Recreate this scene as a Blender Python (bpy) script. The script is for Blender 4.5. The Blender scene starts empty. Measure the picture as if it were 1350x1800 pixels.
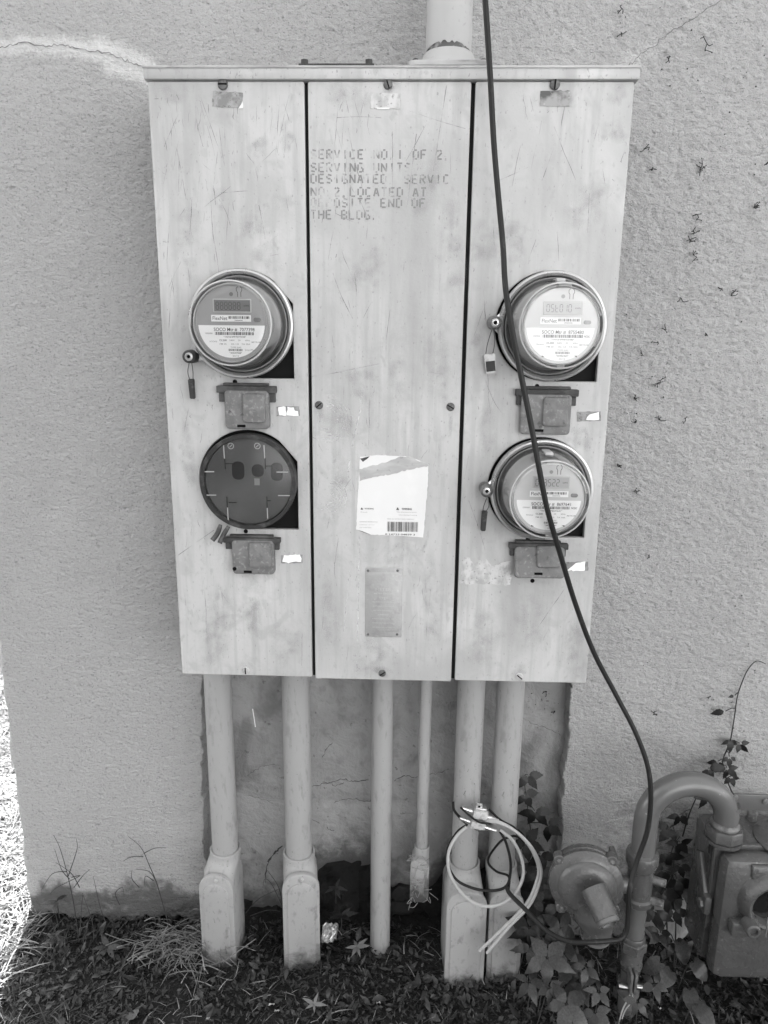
import bpy, bmesh, math, random
import numpy as np
from mathutils import Vector, Matrix, Euler
random.seed(7); RNG = np.random.default_rng(7)
SC = bpy.context.scene; COL = SC.collection
PI = math.pi

# ------------------------------------------------------------------ camera, sky, sun, exposure
PITCH, YAW, ROLL = 0.23498, -0.02853, 0.01025
FPX = 1290.0
HX0 = 1.0
CAM = Vector((0.0376, -1.5355, 1.44))
FW = Vector((math.sin(YAW)*math.cos(PITCH), math.cos(YAW)*math.cos(PITCH), -math.sin(PITCH)))
_r = Vector((math.cos(YAW), -math.sin(YAW), 0)); _u = _r.cross(FW)
RT = _r*math.cos(ROLL)+_u*math.sin(ROLL); UP = -_r*math.sin(ROLL)+_u*math.cos(ROLL)
cd = bpy.data.cameras.new('camera'); cam = bpy.data.objects.new('camera', cd); COL.objects.link(cam)
m = Matrix((RT, UP, -FW)).transposed().to_4x4(); m.translation = CAM; cam.matrix_world = m
cd.sensor_fit = 'VERTICAL'; cd.sensor_height = 24.0; cd.sensor_width = 18.0; cd.lens = 24.0*FPX/1800.0
cd.clip_start = 0.02; cd.clip_end = 2000
SC.camera = cam

SUN_EL, SUN_AZ = math.radians(52), math.radians(-14)      # azimuth from +Y towards +X: behind the wall
world = bpy.data.worlds.new('World'); SC.world = world; world.use_nodes = True
wn = world.node_tree.nodes; wl = world.node_tree.links; wn.clear()
sky = wn.new('ShaderNodeTexSky'); sky.sky_type = 'NISHITA'; sky.sun_disc = False
sky.sun_elevation = SUN_EL; sky.sun_rotation = SUN_AZ; sky.air_density = 1.0; sky.dust_density = 2.0
bw = wn.new('ShaderNodeRGBToBW'); bg = wn.new('ShaderNodeBackground'); wo = wn.new('ShaderNodeOutputWorld')
bg.inputs['Strength'].default_value = 0.15
wl.new(sky.outputs[0], bw.inputs[0]); wl.new(bw.outputs[0], bg.inputs['Color']); wl.new(bg.outputs[0], wo.inputs['Surface'])
sd = bpy.data.lights.new('sun', 'SUN'); sd.energy = 3.0; sd.angle = math.radians(0.53); sd.color = (1, 1, 1)
sun = bpy.data.objects.new('sun', sd); COL.objects.link(sun)
sdir = Vector((math.sin(SUN_AZ)*math.cos(SUN_EL), math.cos(SUN_AZ)*math.cos(SUN_EL), math.sin(SUN_EL)))
sun.rotation_euler = sdir.to_track_quat('Z', 'Y').to_euler(); sun.location = (0, 0, 8)
vs = SC.view_settings
SC.display_settings.display_device = 'sRGB'
vs.view_transform = 'Standard'; vs.look = 'None'; vs.gamma = 1; vs.use_curve_mapping = False
vs.exposure = 2.9
SC.render.engine = 'CYCLES'
SC.cycles.max_bounces = 8; SC.cycles.transparent_max_bounces = 12
SC.cycles.use_denoising = True

def U(px, py, y):
    """point on the plane y = const that shows at photograph pixel (px, py)"""
    d = FW+RT*((px-675)/FPX)-UP*((py-900)/FPX)
    return CAM+d*((y-CAM.y)/d.y)
def G(px, py, z=0.0):
    d = FW+RT*((px-675)/FPX)-UP*((py-900)/FPX)
    return CAM+d*((z-CAM.z)/d.z)

# ------------------------------------------------------------------ materials
def mat(name, base, rough=.6, metal=0.0, layers=(), bumps=(), spec=.4, attrs=(), alpha_noise=None, alpha_attr=None, rough_var=0.0, coat=0.0, objrand=None):
    """layers: (scale, (sx,sy,sz), lo, hi, grey, amount, detail[, distortion]); bumps: (scale, (sx,sy,sz), distance, detail, kind)"""
    mt = bpy.data.materials.new(name); mt.use_nodes = True
    nt = mt.node_tree; N = nt.nodes; L = nt.links
    bs = N['Principled BSDF']
    bs.inputs['Roughness'].default_value = rough; bs.inputs['Metallic'].default_value = metal
    bs.inputs['Specular IOR Level'].default_value = spec
    bs.inputs['Coat Weight'].default_value = coat
    bs.inputs['Base Color'].default_value = (base, base, base, 1)
    tc = N.new('ShaderNodeTexCoord')
    def noise(scale, st, detail, dist=0.0, rgh=.55):
        mp = N.new('ShaderNodeMapping'); mp.inputs['Scale'].default_value = st
        L.new(tc.outputs['Object'], mp.inputs[0])
        nz = N.new('ShaderNodeTexNoise'); nz.inputs['Scale'].default_value = scale
        nz.inputs['Detail'].default_value = detail; nz.inputs['Distortion'].default_value = dist
        nz.inputs['Roughness'].default_value = rgh
        L.new(mp.outputs[0], nz.inputs['Vector']); return nz.outputs['Fac']
    def ramp(src, lo, hi, a):
        mr = N.new('ShaderNodeMapRange'); mr.interpolation_type = 'SMOOTHSTEP'
        mr.inputs[1].default_value = lo; mr.inputs[2].default_value = hi
        mr.inputs[3].default_value = 0; mr.inputs[4].default_value = a
        L.new(src, mr.inputs[0]); return mr.outputs[0]
    cur = None
    def mix(fac, grey):
        nonlocal cur
        mx = N.new('ShaderNodeMix'); mx.data_type = 'RGBA'
        L.new(fac, mx.inputs[0])
        if cur is None: mx.inputs[6].default_value = (base, base, base, 1)
        else: L.new(cur, mx.inputs[6])
        mx.inputs[7].default_value = (grey, grey, grey, 1)
        cur = mx.outputs[2]
    for l in layers:
        sc, st, lo, hi, grey, amt, det = l[:7]
        mix(ramp(noise(sc, st, det, l[7] if len(l) > 7 else 0.0), lo, hi, amt), grey)
    for (an, grey, nsc, amt) in attrs:
        at = N.new('ShaderNodeAttribute'); at.attribute_name = an
        nz = noise(nsc, (1, 1, 1), 6, 0.3, .65)
        a1 = N.new('ShaderNodeMath'); a1.operation = 'MULTIPLY_ADD'; a1.inputs[1].default_value = 1.6; a1.inputs[2].default_value = -.8
        L.new(nz, a1.inputs[0])
        a2 = N.new('ShaderNodeMath'); a2.operation = 'ADD'; L.new(at.outputs['Fac'], a2.inputs[0]); L.new(a1.outputs[0], a2.inputs[1])
        a3 = N.new('ShaderNodeMath'); a3.operation = 'MULTIPLY'; a3.use_clamp = True
        L.new(ramp(a2.outputs[0], .15, .85, amt), a3.inputs[0])
        a4 = N.new('ShaderNodeMath'); a4.operation = 'MULTIPLY'; a4.use_clamp = True; a4.inputs[1].default_value = 4
        L.new(at.outputs['Fac'], a4.inputs[0]); L.new(a4.outputs[0], a3.inputs[1])
        mix(a3.outputs[0], grey)
    if objrand and cur is not None:
        oi = N.new('ShaderNodeObjectInfo'); mr = N.new('ShaderNodeMapRange'); mr.inputs[3].default_value, mr.inputs[4].default_value = objrand
        L.new(oi.outputs['Random'], mr.inputs[0]); vm = N.new('ShaderNodeVectorMath'); vm.operation = 'SCALE'
        L.new(cur, vm.inputs[0]); L.new(mr.outputs[0], vm.inputs['Scale']); cur = vm.outputs[0]
    if cur is not None: L.new(cur, bs.inputs['Base Color'])
    if rough_var:
        r = ramp(noise(14, (1, 1, 1), 5), .3, .7, 1)
        mr = N.new('ShaderNodeMapRange'); L.new(r, mr.inputs[0])
        mr.inputs[3].default_value = rough-rough_var; mr.inputs[4].default_value = rough+rough_var
        L.new(mr.outputs[0], bs.inputs['Roughness'])
    prev = None
    for b in bumps:
        sc, st, dist, det = b[:4]
        src = noise(sc, st, det, b[4] if len(b) > 4 else 0.0, .6)
        bp = N.new('ShaderNodeBump'); bp.inputs['Strength'].default_value = 1.0; bp.inputs['Distance'].default_value = dist
        L.new(src, bp.inputs['Height'])
        if prev: L.new(prev, bp.inputs['Normal'])
        prev = bp.outputs[0]
    if prev: L.new(prev, bs.inputs['Normal'])
    if alpha_noise:
        sc, lo, hi, mx_ = alpha_noise
        av = ramp(noise(sc, (1, 1, 1), 6), lo, hi, mx_)
        if alpha_attr:
            at = N.new('ShaderNodeAttribute'); at.attribute_name = alpha_attr; ml = N.new('ShaderNodeMath'); ml.operation = 'MULTIPLY'
            L.new(av, ml.inputs[0]); L.new(at.outputs['Fac'], ml.inputs[1]); av = ml.outputs[0]
        L.new(av, bs.inputs['Alpha'])
    return mt

M = {}
M['stucco'] = mat('stucco_paint', .395, .85, layers=[(1.2, (1, 1, 1), .35, .7, .35, .6, 4), (5, (1, 1, .6), .5, .75, .45, .5, 6), (1.6, (1.5, 1, .35), .52, .72, .32, .5, 6), (70, (1, 1, 1.4), .58, .72, .19, .55, 4), (190, (1, 1, 1.3), .57, .70, .14, .6, 3)],
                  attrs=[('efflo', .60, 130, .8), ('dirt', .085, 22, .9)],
                  bumps=[(125, (.8, 1, 1.3), .0062, 4, .25), (330, (1, 1, 1.2), .0024, 3)])
M['block'] = mat('painted_block', .31, .8, layers=[(4, (1, 1, 1), .4, .7, .24, .8, 6), (11, (1, 1, .6), .50, .70, .14, .75, 7, .6), (26, (1, 1, 1), .52, .70, .17, .5, 8), (60, (1, 1, 1), .66, .72, .08, .6, 4)], attrs=[('dirt', .07, 25, .85)], bumps=[(16, (1, 1, 1), .017, 9, .4), (130, (1, 1, 1), .0014, 3)])
M['rubble'] = mat('dirty_footing', .022, .95, spec=.08, layers=[(9, (1, 1, 1),   .5, .72, .07, .7, 7), (40, (1, 1, 1), .5, .7, .01, .8, 5)], bumps=[(30, (1, 1, 1), .012, 7)])
M['crack'] = mat('crack_line', .12, .9)
M['roof'] = mat('roof_grey', .2, .9)
M['panel'] = mat('cabinet_paint', .45, .42, spec=.35, layers=[
    (3.2, (1, 1, .8), .40, .64, .35, .85, 7, .8), (7, (1, 1, .45), .5, .72, .53, .6, 7, .9),
    (26, (1.6, 1, .18), .50, .68, .34, .65, 6), (60, (1, 1, .04), .50, .66, .33, .45, 5), (33, (1, 1, .7), .50, .70, .35, .5, 9, .8), (6, (1, 1, .2), .55, .68, .30, .6, 7, .6), (16, (1, 1, .8), .55, .70, .33, .5, 7, 1.0),
    (70, (1, 1, .5), .60, .68, .31, .5, 5), (230, (1, 1, .5), .64, .69, .2, .6, 3), (11, (1, 1, 1), .66, .69, .36, .5, 3)],
    bumps=[(160, (1, 1, 1), .0003, 3), (5, (1, 1, 1), .0045, 3)], rough_var=.08)
M['panel_dirty'] = mat('cabinet_paint_weathered', .40, .5, layers=[(9, (1, 1, .6), .4, .65, .26, .8, 6), (40, (.5, 1, 2), .55, .7, .14, .6, 5)], bumps=[(120, (1, 1, 1), .0004, 3)])
M['seam'] = mat('dark_seal', .012, .8, spec=.08)
M['black'] = mat('black_opening', .008, .9, spec=.03)
M['rust'] = mat('weathered_dark_steel', .05, .65, spec=.2, layers=[(22, (1, 1, 1), .45, .68, .11, .7, 6), (90, (1, 1, 1), .55, .7, .03, .6, 4)], bumps=[(140, (1, 1, 1), .0008, 4)])
M['lid'] = mat('mottled_zinc_lid', .17, .55, spec=.25, layers=[(45, (1, 1, 1), .42, .62, .13, .75, 6), (150, (1, 1, 1), .54, .70, .34, .45, 4), (70, (1, 1, 1), .60, .72, .06, .7, 5)], bumps=[(180, (1, 1, 1), .0007, 4)])
M['screw'] = mat('old_screw', .13, .5, metal=.4, layers=[(120, (1, 1, 1), .45, .65, .05, .7, 4)], bumps=[(300, (1, 1, 1), .0004, 3)])
M['screw_pale'] = mat('painted_screw', .42, .5, layers=[(120, (1, 1, 1), .5, .7, .2, .6, 4)])
M['residue'] = mat('sticker_residue', .2, .8, layers=[(60, (1, 1, 1), .42, .62, .33, .8, 6), (200, (1, 1, 1), .55, .66, .09, .7, 4)])
M['residue_pale'] = mat('sticker_residue_pale', .52, .8, layers=[(45, (1, 1, .6), .42, .62, .3, .8, 6), (200, (1, 1, 1), .58, .68, .16, .7, 4)])
M['residue_dark'] = mat('sticker_residue_dark', .30, .8, layers=[(25, (1, 1, 1), .45, .6, .07, .9, 6), (150, (1, 1, 1), .6, .7, .5, .5, 4)])
M['paper'] = mat('white_paper', .66, .7, layers=[(30, (1, 1, 1), .5, .75, .7, .6, 5)])
M['label'] = mat('white_label', .86, .5)
M['tear'] = mat('torn_sticker_layer', .36, .85, layers=[(30, (.6, 1, 2), .4, .65, .5, .7, 6), (130, (1, 1, 1), .6, .7, .22, .5, 4)])
M['ink'] = mat('black_ink', .05, .6)
M['ink_grey'] = mat('faded_ink', .30, .7)
M['stencil'] = mat('worn_stencil_ink', .24, .8, alpha_noise=(38, .30, .60, .8))
M['plate'] = mat('aluminium_nameplate', .36, .45, metal=.25, layers=[(50, (1, 1, 1), .45, .7, .28, .7, 5), (160, (1, 1, 1), .62, .7, .5, .4, 3)], bumps=[(200, (1, 1, 1), .0005, 3)])
M['plate_text'] = mat('raised_plate_lettering', .46, .45, metal=.2)
M['scratch'] = mat('scratch_mark', .24, .7, alpha_noise=(35, .36, .68, .62))
M['scratch_pale'] = mat('pale_scrape', .7, .6, alpha_noise=(45, .40, .68, .55))
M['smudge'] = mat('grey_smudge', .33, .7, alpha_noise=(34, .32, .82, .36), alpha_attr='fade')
M['ring'] = mat('galvanised_ring', .46, .34, metal=.8, layers=[(30, (1, 1, 1), .5, .7, .4, .6, 5)], rough_var=.08)
M['block_face'] = mat('splitter_face', .48, .4, layers=[(150, (1, 1, 1), .5, .65, .25, .7, 4)])
M['brass'] = mat('bright_clamp_metal', .34, .3, metal=1.0, layers=[(60, (1, 1, 1), .5, .7, .5, .6, 4)])
M['meter_body'] = mat('meter_grey_body', .40, .5)
M['meter_body_dark'] = mat('meter_dark_base', .16, .5)
M['meter_face'] = mat('meter_face', .33, .45)
M['meter_face_pale'] = mat('meter_face_pale', .55, .45)
M['lcd'] = mat('lcd_glass', .19, .25)
M['lcd_pale'] = mat('lcd_glass_pale', .38, .25)
M['lcd_rim'] = mat('lcd_rim', .45, .4)
M['lcd_ink'] = mat('lcd_segments', .045, .5)
M['tag_dark'] = mat('dark_plastic_seal', .04, .55, spec=.2, layers=[(60, (1, 1, 1), .5, .7, .18, .5, 4)])
M['tag_clear'] = mat('clear_plastic_seal', .5, .25, coat=.4, layers=[(90, (1, 1, 1), .48, .62, .24, .6, 4)])
M['blank'] = mat('blank_cover_back', .12, .5, layers=[(12, (1, 1, 1), .4, .7, .17, .7, 4)])
M['blank_dark'] = mat('socket_jaw_dark', .012, .7, spec=.1)
M['blank_line'] = mat('moulded_rib', .34, .5)
M['blank_rim'] = mat('blank_cover_rim', .025, .45, spec=.25, layers=[(60, (1, 1, 1), .5, .7, .1, .5, 4)], bumps=[(120, (1, 1, 1), .0006, 3)])
M['conduit'] = mat('painted_conduit', .315, .5, layers=[(6, (1, 1, .5), .45, .7, .28, .6, 5), (45, (1, 1, .35), .55, .70, .2, .6, 6), (200, (1, 1, .6), .68, .73, .08, .6, 3), (100, (1, 1, .25), .56, .70, .2, .5, 7)], bumps=[(60, (1, 1, 1), .0006, 4)])
M['conduit_body'] = mat('painted_conduit_body', .33, .5, layers=[(9, (1, 1, .6), .45, .7, .27, .7, 6), (50, (1, 1, .6), .56, .72, .17, .7, 5), (200, (1, 1, 1), .67, .72, .08, .6, 3), (90, (1, 1, .5), .58, .70, .22, .5, 7)], attrs=[('soil', .05, 35, .9)], bumps=[(60, (1, 1, 1), .0008, 4)])
M['mast'] = mat('painted_mast', .37, .5, layers=[(7, (1, 1, .5), .45, .7, .32, .6, 5), (120, (1, 1, 1), .64, .72, .25, .5, 3)])
M['peel'] = mat('peeled_dark_metal', .09, .6, layers=[(60, (1, 1, 1), .5, .65, .35, .6, 5)])
M['cable'] = mat('black_cable_jacket', .014, .5, spec=.25, layers=[(90, (1, 1, .3), .6, .75, .06, .6, 4)])
M['coax_black'] = mat('black_coax_jacket', .012, .5, spec=.2)
M['coax_white'] = mat('pale_coax_jacket', .36, .5, layers=[(60, (1, 1, 1), .5, .7, .3, .5, 4)])
M['connector'] = mat('coax_connector_metal', .6, .28, metal=.9)
M['gas'] = mat('grey_gas_paint', .075, .27, spec=.5, layers=[(12, (1, 1, 1), .45, .7, .060, .8, 5), (120, (1, 1, 1), .65, .72, .22, .5, 3), (30, (1, 1, 1), .6, .7, .11, .5, 7), (45, (1, 1, .3), .66, .74, .05, .6, 5)], bumps=[(110, (1, 1, 1), .0012, 5), (12, (1, 1, 1), .002, 3)], rough_var=.08)
M['gas_pipe'] = mat('grey_gas_pipe_paint', .105, .25, spec=.5, layers=[(9, (1, 1, 1), .45, .7, .09, .7, 5), (130, (1, 1, 1), .7, .75, .3, .6, 3)], bumps=[(60, (1, 1, 1), .0004, 4)])
M['gas_worn'] = mat('chipped_gas_paint', .12, .4, layers=[(80, (1, 1, 1), .5, .62, .05, .8, 5), (140, (1, 1, 1), .62, .7, .35, .5, 4)], bumps=[(120, (1, 1, 1), .0015, 4)])
M['dull_cap'] = mat('dull_cap', .12, .5, layers=[(40, (1, 1, 1), .45, .7, .1, .6, 5)])
M['stain'] = mat('tar_stain', .012, .5, alpha_noise=(60, .38, .55, .95))
M['index'] = mat('index_window', .012, .15)
M['soil'] = mat('soil', .02, .95, spec=.08, layers=[(6, (1, 1, 1), .4, .7, .03, .8, 6), (60, (1, 1, 1), .5, .7, .010, .7, 6), (220, (1, 1, 1), .66, .72, .14, .5, 3)], bumps=[(50, (1, 1, 1), .012, 6)])
M['lawn_far'] = mat('distant_turf', .075, .9, layers=[(3, (1, 1, 1), .4, .7, .05, .6, 5), (60, (1, 1, 1), .4, .7, .12, .6, 4)])
M['white_wall'] = mat('white_render', .72, .8, layers=[(2, (1, 1, .5), .45, .7, .62, .6, 5)])
M['hedge'] = mat('hedge_leaves', .04, .7, layers=[(9, (1, 1, 1), .4, .7, .08, .7, 4)])
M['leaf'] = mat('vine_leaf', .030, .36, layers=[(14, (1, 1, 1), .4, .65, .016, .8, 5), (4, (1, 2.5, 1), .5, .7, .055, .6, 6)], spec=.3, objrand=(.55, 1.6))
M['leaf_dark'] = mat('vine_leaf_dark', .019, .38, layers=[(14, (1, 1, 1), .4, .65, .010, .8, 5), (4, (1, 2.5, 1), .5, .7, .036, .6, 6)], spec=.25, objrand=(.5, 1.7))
M['leaf_pale'] = mat('seedling_leaf', .11, .55, layers=[(60, (1, 1, 1), .45, .7, .15, .6, 4)])
M['stem'] = mat('plant_stem', .04, .7, spec=.2)
M['stem_dark'] = mat('vine_stem_dark', .03, .8)
M['tendril'] = mat('dead_tendril', .035, .9, spec=.1)
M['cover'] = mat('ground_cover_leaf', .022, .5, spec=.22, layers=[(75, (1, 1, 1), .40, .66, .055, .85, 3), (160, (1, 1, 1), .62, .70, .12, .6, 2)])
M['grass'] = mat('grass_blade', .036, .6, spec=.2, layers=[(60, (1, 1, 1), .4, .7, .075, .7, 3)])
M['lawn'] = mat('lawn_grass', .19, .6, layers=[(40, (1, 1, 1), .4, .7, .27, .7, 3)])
M['straw'] = mat('dry_straw', .26, .7, layers=[(60, (1, 1, 1), .4, .7, .15, .7, 3)])
M['clump'] = mat('dry_clump_grass', .10, .7, layers=[(40, (1, 1, 1), .42, .66, .20, .8, 4), (40, (1, 1.3, .7), .55, .7, .04, .7, 4)])
M['litter'] = mat('dead_leaf', .05, .7, spec=.2, layers=[(25, (1, 1, 1), .42, .62, .12, .8, 4), (8, (1, 1, 1), .5, .7, .025, .7, 5)])
M['pebble'] = mat('white_litter', .6, .7)
M['foil'] = mat('crumpled_wrapper', .36, .25, metal=.5, layers=[(50, (1, 1, 1), .5, .65, .25, .6, 4)])

def glass_mat(name, tint, refl_rough=.04, add=.0):
    mt = bpy.data.materials.new(name); mt.use_nodes = True
    nt = mt.node_tree; N = nt.nodes; L = nt.links; N.clear()
    out = N.new('ShaderNodeOutputMaterial'); tr = N.new('ShaderNodeBsdfTransparent'); gl = N.new('ShaderNodeBsdfGlossy')
    tr.inputs['Color'].default_value = (tint, tint, tint, 1); gl.inputs['Roughness'].default_value = refl_rough
    fr = N.new('ShaderNodeFresnel'); fr.inputs['IOR'].default_value = 1.5
    ad = N.new('ShaderNodeMath'); ad.operation = 'ADD'; ad.use_clamp = True; ad.inputs[1].default_value = add
    mx = N.new('ShaderNodeMixShader')
    L.new(fr.outputs[0], ad.inputs[0]); L.new(ad.outputs[0], mx.inputs[0]); L.new(tr.outputs[0], mx.inputs[1]); L.new(gl.outputs[0], mx.inputs[2])
    L.new(mx.outputs[0], out.inputs['Surface']); return mt
M['glass'] = glass_mat('clear_meter_cover', .98, .03, .03)
M['glass_smoke'] = glass_mat('smoky_blank_cover', .86, .25, .0)

# ------------------------------------------------------------------ object helpers
LOC = {}
def thing(name, label, cat, loc, group=None):
    o = bpy.data.objects.new(name, None); COL.objects.link(o); o.location = loc
    o.empty_display_size = .05
    o['label'] = label; o['category'] = cat
    if group: o['group'] = group
    LOC[o.name] = Vector(loc); return o
def tag(o, label=None, cat=None, group=None, kind=None):
    if label: o['label'] = label
    if cat: o['category'] = cat
    if group: o['group'] = group
    if kind: o['kind'] = kind
    return o
def link_mesh(name, me, parent=None, loc=None):
    """me holds world coordinates; its origin becomes the parent's world location (or loc)"""
    o = bpy.data.objects.new(name, me); COL.objects.link(o)
    if parent is not None:
        w = LOC[parent.name]; o.parent = parent
        me.transform(Matrix.Translation(-w)); LOC[o.name] = w.copy()
    elif loc is not None:
        me.transform(Matrix.Translation(-Vector(loc))); o.location = loc; LOC[o.name] = Vector(loc)
    else: LOC[o.name] = Vector((0, 0, 0))
    return o

def basis(axis):
    a = Vector(axis).normalized()
    t = Vector((0, 0, 1)) if abs(a.z) < .9 else Vector((1, 0, 0))
    u = t.cross(a).normalized(); v = a.cross(u); return a, u, v
def smooth_path(pts, n=6):
    P = [Vector(p) for p in pts]; out = []
    for i in range(len(P)-1):
        p0 = P[max(i-1, 0)]; p1 = P[i]; p2 = P[i+1]; p3 = P[min(i+2, len(P)-1)]
        for k in range(n):
            t = k/n
            out.append(.5*((2*p1)+(p2-p0)*t+(2*p0-5*p1+4*p2-p3)*t*t+(3*p1-p0-3*p2+p3)*t**3))
    out.append(P[-1]); return out

class MB:
    def __init__(s): s.v = []; s.f = []
    def add(s, vs, fs):
        b = len(s.v); s.v += [tuple(p) for p in vs]; s.f += [tuple(i+b for i in f) for f in fs]; return s
    def box(s, x0, x1, y0, y1, z0, z1, bev=0.0, M4=None):
        bm = bmesh.new(); bmesh.ops.create_cube(bm, size=1)
        for v in bm.verts: v.co = Vector(((x0+x1)/2+v.co.x*(x1-x0), (y0+y1)/2+v.co.y*(y1-y0), (z0+z1)/2+v.co.z*(z1-z0)))
        if bev: bmesh.ops.bevel(bm, geom=bm.edges[:], offset=bev, segments=2, profile=.5, affect='EDGES')
        if M4: bmesh.ops.transform(bm, matrix=M4, verts=bm.verts)
        s.bm(bm); return s
    def bm(s, bm):
        bm.verts.index_update(); s.add([v.co.copy() for v in bm.verts], [[v.index for v in f.verts] for f in bm.faces]); bm.free(); return s
    def lathe(s, o, axis, prof, n=32, cap0=True, cap1=True, squash=None):
        """prof: (distance along axis, radius)"""
        o = Vector(o); a, u, v = basis(axis); vs = []; fs = []
        for (h, r) in prof:
            for k in range(n):
                t = 2*PI*k/n; vs.append(o+a*h+(u*math.cos(t)+v*math.sin(t))*r)
        for i in range(len(prof)-1):
            for k in range(n):
                k2 = (k+1) % n; fs.append((i*n+k, i*n+k2, (i+1)*n+k2, (i+1)*n+k))
        if cap0: fs.append(tuple(range(n-1, -1, -1)))
        if cap1: fs.append(tuple((len(prof)-1)*n+k for k in range(n)))
        s.add(vs, fs); return s
    def cyl(s, p0, p1, r0, r1=None, n=24, ch=0.0):
        p0 = Vector(p0); p1 = Vector(p1); r1 = r0 if r1 is None else r1; L = (p1-p0).length
        pr = [(0, r0), (L, r1)] if not ch else [(0, r0-ch), (ch, r0), (L-ch, r1), (L, r1-ch)]
        return s.lathe(p0, p1-p0, pr, n)
    def tube(s, pts, r, n=10, rf=None):
        P = [Vector(p) for p in pts]; vs = []; fs = []
        a, u, v = basis(P[1]-P[0])
        for i, p in enumerate(P):
            t = (P[min(i+1, len(P)-1)]-P[max(i-1, 0)]).normalized()
            u = (u-t*u.dot(t)).normalized(); v = t.cross(u)
            rr = rf(i/(len(P)-1))*r if rf else r
            for k in range(n):
                an = 2*PI*k/n; vs.append(p+(u*math.cos(an)+v*math.sin(an))*rr)
        for i in range(len(P)-1):
            for k in range(n):
                k2 = (k+1) % n; fs.append((i*n+k, i*n+k2, (i+1)*n+k2, (i+1)*n+k))
        fs.append(tuple(range(n-1, -1, -1))); fs.append(tuple((len(P)-1)*n+k for k in range(n)))
        s.add(vs, fs); return s
    def plate(s, poly, yb, yf, bev=0.0, M4=None):
        """polygon in (x,z), extruded from yb (back) to yf (front, smaller y) with a rounded front edge"""
        n = len(poly); ar = sum(poly[i][0]*poly[(i+1) % n][1]-poly[(i+1) % n][0]*poly[i][1] for i in range(n))
        if ar < 0: poly = poly[::-1]
        P = [Vector((p[0], p[1])) for p in poly]
        def inset(d):
            out = []
            for i in range(n):
                e0 = (P[i]-P[i-1]).normalized(); e1 = (P[(i+1) % n]-P[i]).normalized()
                n0 = Vector((-e0.y, e0.x)); n1 = Vector((-e1.y, e1.x)); b = n0+n1
                b = b/max(b.length_squared/2, .3); out.append(P[i]+b*d)
            return out
        rings = [(0, yb), (0, yf+bev)] if bev else [(0, yb), (0, yf)]
        if bev: rings += [(bev*.3, yf+bev*.3), (bev, yf)]
        vs = []; fs = []
        for d, y in rings:
            q = inset(d) if d else P
            vs += [Vector((p.x, y, p.y)) for p in q]
        for i in range(len(rings)-1):
            for k in range(n):
                k2 = (k+1) % n; fs.append((i*n+k, i*n+k2, (i+1)*n+k2, (i+1)*n+k))
        fs.append(tuple((len(rings)-1)*n+k for k in range(n))); fs.append(tuple(range(n-1, -1, -1)))
        if M4: vs = [M4 @ p for p in vs]
        s.add(vs, fs); return s
    def ribbon(s, pts, w, nrm=(0, -1, 0)):
        P = [Vector(p) for p in pts]; nrm = Vector(nrm); vs = []; fs = []
        for i, p in enumerate(P):
            t = (P[min(i+1, len(P)-1)]-P[max(i-1, 0)]).normalized(); sd_ = t.cross(nrm).normalized()
            ww = w(i/(len(P)-1)) if callable(w) else w
            vs += [p+sd_*ww/2, p-sd_*ww/2]
        for i in range(len(P)-1): fs.append((2*i, 2*i+1, 2*i+3, 2*i+2))
        s.add(vs, fs); return s
    def quadxz(s, x0, x1, z0, z1, y): return s.add([(x0, y, z0), (x1, y, z0), (x1, y, z1), (x0, y, z1)], [(0, 1, 2, 3)])
    def build(s, name, m, parent=None, loc=None, smooth=35, recalc=True):
        me = bpy.data.meshes.new(name); me.from_pydata([tuple(p) for p in s.v], [], s.f); me.update()
        if recalc:
            bm = bmesh.new(); bm.from_mesh(me); bmesh.ops.recalc_face_normals(bm, faces=bm.faces); bm.to_mesh(me); bm.free()
        if smooth:
            me.polygons.foreach_set('use_smooth', [True]*len(me.polygons)); me.set_sharp_from_angle(angle=math.radians(smooth))
        me.materials.append(M[m] if isinstance(m, str) else m)
        return link_mesh(name, me, parent, loc)

def np_mesh(name, V, F, m, attrs=None, parent=None, smooth=True, loc=None):
    V = np.asarray(V, dtype=np.float32); F = np.asarray(F, dtype=np.int32)
    k = F.shape[1]
    me = bpy.data.meshes.new(name); me.vertices.add(len(V)); me.vertices.foreach_set('co', V.ravel())
    me.loops.add(F.size); me.loops.foreach_set('vertex_index', F.ravel())
    me.polygons.add(len(F)); me.polygons.foreach_set('loop_start', np.arange(0, F.size, k, dtype=np.int32))
    me.update(calc_edges=True); me.validate()
    if smooth: me.polygons.foreach_set('use_smooth', np.ones(len(me.polygons), dtype=bool))
    for an, av in (attrs or {}).items():
        a = me.attributes.new(an, 'FLOAT', 'POINT'); a.data.foreach_set('value', np.asarray(av, dtype=np.float32))
    me.materials.append(M[m]); return link_mesh(name, me, parent, loc)

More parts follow.
